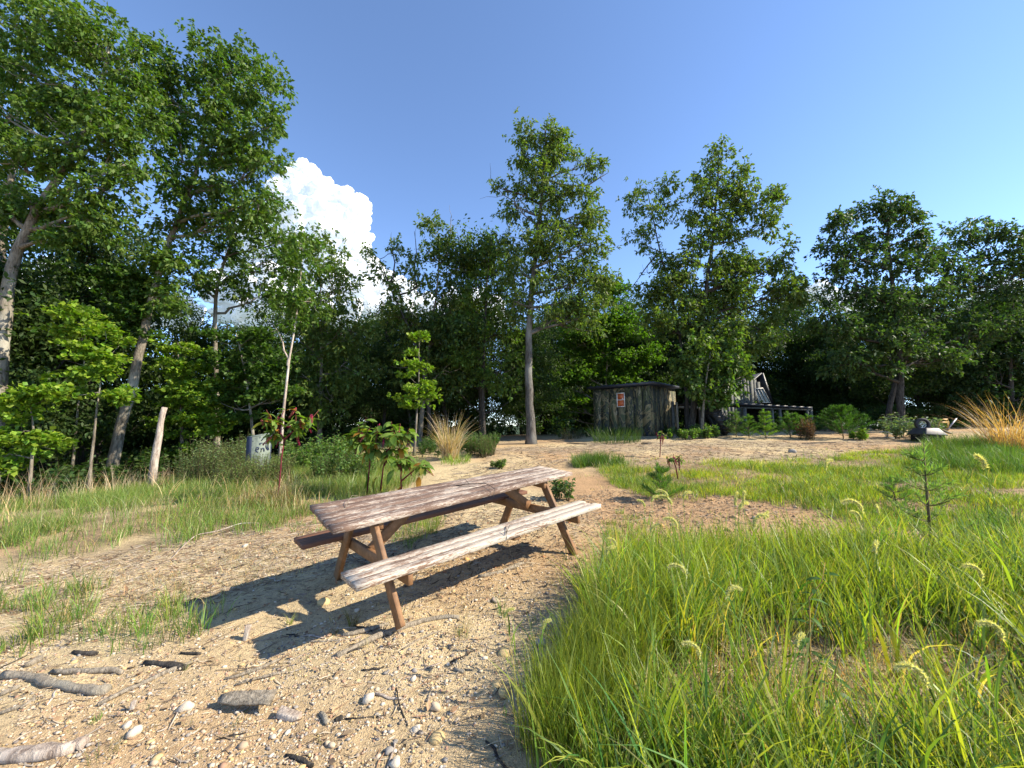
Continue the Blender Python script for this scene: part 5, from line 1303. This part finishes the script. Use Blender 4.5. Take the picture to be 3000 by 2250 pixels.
# barn with steep roof and glazed slope, behind the maple
def barn():
    Y = 23.0; o0 = at(2180, 1262, Y); o0[2] = gz(o0[0], o0[1]) - .3
    o = thing("plank_barn", tuple(o0), "steep-roofed barn of grey vertical planks with a glazed roof slope behind the trees", "barn")
    def loc(px, py, dy=0): return at(px, py, Y + dy) - o0
    for k in range(15):
        px = 2088 + k * 10.2; top_ = 1112 + max(0, (px - 2225)) * 1.2 + max(0, 2160 - px) * .95; a = loc(px, 1270); b = loc(px, top_); m = MB(); h = b[2]
        m.box(a[0], 0 + rs.uniform(-.01, .01), h / 2, .192, .03, h); m.obj("plank", M_gplank, o, usecol=False)
    m = MB(); e = loc(2262, 1184); r = loc(2232, 1095); 
    P = np.array([e, r, r + [-.35, 3.2, .0], e + [-.3, 3.2, 0]]); m.add(np.vstack([P, P + [.10, 0, .05]]), Q=[[3, 2, 1, 0], [4, 5, 6, 7], [0, 1, 5, 4], [1, 2, 6, 5], [2, 3, 7, 6], [3, 0, 4, 7]]); m.obj("roof_slope", M_roof, o, usecol=False)
    m = MB(); r2 = loc(2188, 1092); e2 = loc(2120, 1190); P = np.array([r, e2, e2 + [0, 3.2, 0], r + [0, 3.2, 0]]); m.add(np.vstack([P, P + [0, 0, .06]]), Q=[[3, 2, 1, 0], [4, 5, 6, 7], [0, 1, 5, 4], [1, 2, 6, 5], [2, 3, 7, 6], [3, 0, 4, 7]]); m.obj("roof_slope", M_roof, o, usecol=False)
    # glazed frame standing in the gable slope
    A, B, D_, C_ = [loc(*p, -.15) for p in ((2211, 1140), (2235, 1137), (2223, 1178), (2258, 1180))]
    m = MB(); m.add(np.array([A, B, C_, D_]) + [0, .03, 0], Q=[[0, 3, 2, 1]]); m.obj("skylight_pane", M_glass, o, usecol=False)
    for t in (0, .33, .66, 1): 
        m = MB(); m.tube([A + (B - A) * t, D_ + (C_ - D_) * t], .022, 4); m.obj("glazing_bar", M_white, o, usecol=False)
    for p, q in ((A, B), (D_, C_)):
        m = MB(); m.tube([p, q], .03, 4); m.obj("glazing_bar", M_white, o, usecol=False)
barn()
def porch():
    Y = 19.0; o0 = at(2270, 1270, Y); o0[2] = gz(o0[0], o0[1]) - .1
    o = thing("porch_shelter", tuple(o0), "low open porch with a flat tarred roof on thin grey posts right of the barn", "porch"); loc = lambda px, py, dy=0: at(px, py, Y + dy) - o0
    for k in range(9):
        a = loc(2170 + k * 23.4, 1187 + k * 1.3); m = MB(); m.box(a[0], a[1] + .7, a[2] + .04, .372, 1.9, .07 + .002 * (k % 2)); m.obj("roof_board", M_roof, o, usecol=False)
    a = loc(2170, 1194); b = loc(2378, 1200); m = MB(); m.tube([a, b], .05, 4); m.obj("beam", M_gplank, o, usecol=False)
    for px, w in ((2180, .07), (2262, .04), (2284, .05), (2364, .05), (2375, .05)):
        a = loc(px, 1196); m = MB(); m.box(a[0], a[1], a[2] / 2, w * 2, w * 2, a[2]); m.obj("post", M_gplank, o, usecol=False)
    a = loc(2246, 1230, .5); m = MB(); m.box(a[0], a[1], .5, .45, .4, 1.0); m.obj("plywood_panel", M_gplank, o, usecol=False)
    a = loc(2190, 1230, 1.6); b = loc(2262, 1230, 1.6); m = MB(); m.box((a[0] + b[0]) / 2, a[1], .65, b[0] - a[0], .05, 1.3); m.obj("back_wall", M_void, o, usecol=False)  # near-black sheet stands for the shade inside the porch
porch()

# ------------------------------------------------------------ painted box among the weeds
def painted_box():
    Y = 9.2; A = at(719, 1340, Y + .12); B = at(735, 1340, Y); D_ = at(793, 1340, Y + .35); g = min(gz(A[0], A[1]), gz(B[0], B[1])) - .05
    zt = at(735, 1281, Y)[2]; zt2 = at(793, 1271, Y + .35)[2]; zl = at(719, 1281, Y + .12)[2]
    o = thing("painted_box", (B[0], B[1], g), "pale grey-green painted box with dark blue hand-painted letters in the weeds", "painted box"); o0 = np.array([B[0], B[1], g])
    E_ = A + D_ - B
    mg, nt, b, out = mat("pale_painted_wood"); n = noise(nt, 5, 5, .65, coords(nt)); r = ramp(nt, n.outputs[0], [(.35, (.08, .10, .085)), (.6, (.17, .20, .165))]); nt.links.new(r.outputs[0], b.inputs["Base Color"]); b.inputs["Roughness"].default_value = .8
    mbl = plain("shaded_blue_paint", (.03, .04, .075), .7, 0, 7); mnv = plain("navy_lettering", (.02, .03, .07), .7)  # blue sides darkened in colour so they read as shaded against the front
    def wall(P, Q_, zp, zq, m_, nm):
        d, nn, L = frameof(P, Q_); m = MB(); t = .02
        p = np.array([P[0], P[1], g]) - o0; q = np.array([Q_[0], Q_[1], g]) - o0
        V = np.array([p, q, q + [0, 0, zq - g], p + [0, 0, zp - g]]); V = np.vstack([V, V + nn * t]); m.add(V, Q=[[0, 1, 2, 3], [7, 6, 5, 4], [0, 4, 5, 1], [1, 5, 6, 2], [2, 6, 7, 3], [3, 7, 4, 0]]); m.obj(nm, m_, o, usecol=False)
        return d, nn
    wall(A, B, zl, zt - .002, mbl, "side_panel"); d, nn = wall(B, D_, zt, zt2, mg, "front_panel"); wall(D_, E_, zt2, zt2, mbl, "side_panel"); wall(E_, A, zt2, zl, mbl, "back_panel")
    top_ = np.array([[*A[:2], zl], [*B[:2], zt], [*D_[:2], zt2], [*E_[:2], zt2]]) - o0 + [0, 0, .004]; m = MB(); m.add(np.vstack([top_, top_ + [0, 0, .015]]), Q=[[3, 2, 1, 0], [4, 5, 6, 7], [0, 1, 5, 4], [1, 2, 6, 5], [2, 3, 7, 6], [3, 0, 4, 7]]); m.obj("lid", mg, o, usecol=False)
    # letters: strokes in the plane of the front panel, u along it, v up, from crop pixels (origin crop 700,1240; 9.06 px per photo px)
    Lf = np.linalg.norm((D_ - B)[:2])
    def pt(cx, cy):
        u = (cx - 312) / (838 - 312) * Lf; P = B + d * u; yy = 1240 + cy / 9.06; zz = at(700 + cx / 9.06, yy, P[1])[2]
        return np.array([P[0], P[1], zz]) - nn * .006 - o0
    def stroke(pts, r): m = MB(); m.tube(np.array([pt(*p) for p in pts]), r, 5); m.obj("painted_letter", mnv, o, usecol=False)
    s = .0125
    stroke([(425, 700), (500, 690), (505, 655), (470, 640), (430, 655), (420, 700), (440, 750), (490, 765)], s)           # e
    stroke([(565, 750), (562, 665), (575, 690), (610, 655), (640, 680), (645, 745)], s)                                   # n
    stroke([(690, 520), (735, 505), (745, 580), (745, 640), (770, 700)], s); stroke([(690, 520), (688, 600), (705, 660), (745, 705), (770, 700)], s)   # o
    stroke([(505, 545), (540, 530), (580, 520)], s * .9); stroke([(535, 535), (525, 570)], s * .8)                        # small T
    stroke([(600, 520), (625, 545), (660, 505)], s * .8); stroke([(625, 545), (625, 580)], s * .8)                        # small Y
    stroke([(795, 450), (815, 490), (800, 510)], s); stroke([(560, 460), (590, 410), (625, 380)], s)
    stroke([(520, 350), (512, 395)], s * .6); stroke([(335, 460), (338, 490)], s * .6)
painted_box()

# bare broken trunk at the left
def snag():
    Y = 10.2; P = [vat(a, b, Y) for a, b in ((328, 1030), (333, 1000), (339, 965), (344, 940), (347, 915), (351, 895), (356, 880))]; P[0][2] = gz(P[0][0], P[0][1]) - .1
    o0 = P[0].copy(); m = MB(); m.tube(np.array(P) - o0, [.105, .085, .082, .075, .066, .064, .060], 10, jit=.06); m.obj("broken_trunk", M_pale, smooth=True, usecol=False, loc=tuple(o0), label="bare pale trunk broken off at head height left of the goldenrod", category="dead trunk")
snag()
# extra slim trunks in the shade that the photo shows
# ------------------------------------------------------------ junk at the right
def junk():
    Y = 13.2
    c = at(2702, 1243, Y); wo = thing("junk_tyre", tuple(c), "small black tyre on a whitish rim standing on the scrap heap", "wheel")
    body, lug = tyre_mesh(.205, .11, .115, 8); b = link("tyre", body, wo)
    m = MB(); a = np.linspace(0, 2 * math.pi, 25); m.tube(np.stack([np.zeros(25), np.cos(a) * .105, np.sin(a) * .105], 1), .012, 6); m.tube(np.stack([np.zeros(25), np.cos(a) * .045, np.sin(a) * .045], 1), .014, 6)
    for k in range(4): m.tube([[0, math.cos(k * 1.57) * .045, math.sin(k * 1.57) * .045], [0, math.cos(k * 1.57) * .105, math.sin(k * 1.57) * .105]], .010, 5)
    m.obj("rim", M_white, wo, usecol=False); wo.rotation_euler = (0, 0, rad(75))
    h = at(2715, 1262, Y - .1); ho = thing("scrap_tub", (h[0], h[1], gz(h[0], h[1])), "dark overturned metal tub under the scrap wheel", "metal tub")
    g = gz(h[0], h[1]); m = MB(); z = h[2] - g
    V = [[-.36, -.3, z - .12], [.42, -.3, z - .16], [.5, .35, z - .14], [-.36, .35, z - .12], [-.2, -.18, z + .10], [.22, -.18, z + .10], [.28, .25, z + .10], [-.2, .25, z + .10]]
    m.add(V, Q=[[3, 2, 1, 0], [4, 5, 6, 7], [0, 1, 5, 4], [1, 2, 6, 5], [2, 3, 7, 6], [3, 0, 4, 7]]); bb = m.obj("tub_shell", plain("dark_sheet_metal", (.06, .055, .06), .5, .3, 8), ho, usecol=False); bv = bb.modifiers.new("b", 'BEVEL'); bv.width = .04; bv.segments = 3
    m = MB(); m.box(0, 0, (z - .13) / 2, .6, .5, z - .13); m.obj("tub_base", M_void, ho, usecol=False)
    ye = plain("yellow_tube", (.42, .25, .05), .5, 0, 12); Ys = Y + .15
    f = at(2765, 1262, Ys); fo = thing("tubular_frame", tuple(f), "yellow bent-tube chair frame on the scrap heap", "chair frame")
    def T(px, py, dy=0): return at(px, py, Ys + dy) - f
    for pts in ([(2748, 1262), (2750, 1245), (2756, 1232), (2765, 1227), (2776, 1228), (2779, 1236), (2777, 1262)],):
        m = MB(); m.tube(np.array([T(*p) for p in pts]), .016, 6); m.obj("frame_tube", ye, fo, usecol=False)
        m = MB(); m.tube(np.array([T(p[0] - 3, p[1] + 2, .35) for p in pts]), .016, 6); m.obj("frame_tube", ye, fo, usecol=False)
    a, b = T(2750, 1235), T(2773, 1240); m = MB(); m.box(*((a + b) / 2), np.linalg.norm(b - a), .03, .045, Matrix.Rotation(-.05, 3, 'Y')); m.obj("slat", ye, fo, usecol=False)
    a, b = at(2776, 1258, Ys), at(2802, 1226, Ys); m = MB(); m.tube([[0, 0, 0], b - a], .022, 7); m.obj("metal_pipe", plain("dull_pipe", (.34, .32, .34), .5, .2, 10), usecol=False, loc=tuple(a), label="grey pipe slanting up to the right from the scrap heap", category="pipe")
    a, b = at(2762, 1262, Ys - .2), at(2786, 1270, Ys - .2); m = MB(); m.box(0, 0, 0, np.linalg.norm(b - a), .12, .03); q = m.obj("white_board", M_drift, usecol=False, loc=tuple((a + b) / 2), label="pale board lying tilted under the yellow frame", category="board"); q.rotation_euler = (0, rad(20), 0); q.name = "pale_board"
    a, b = at(2678, 1242, Ys + .2), at(2780, 1258, Ys + .2); m = MB(); m.tube([[0, 0, 0], b - a], .018, 6); m.obj("metal_rod", M_barkd, usecol=False, loc=tuple(a), label="dark rod lying level across the scrap heap behind the wheel", category="rod")
    Yw = 14.2; w0 = at(2620, 1275, Yw); wo = thing("wire_rack", tuple(w0), "low grey wire rack lying at the foot of the dark oak", "wire rack"); gr = plain("grey_wire", (.34, .37, .36), .45, .3)
    for pts in ([(2595, 1280), (2592, 1272), (2600, 1267), (2644, 1267), (2644, 1284)], [(2598, 1276), (2604, 1271), (2640, 1272)], [(2577, 1265), (2644, 1266)], [(2591, 1280), (2640, 1286)], [(2625, 1268), (2628, 1284)]):
        m = MB(); m.tube(np.array([at(*p, Yw) - w0 for p in pts]), .012, 5); m.obj("wire", gr, wo, usecol=False)
junk()
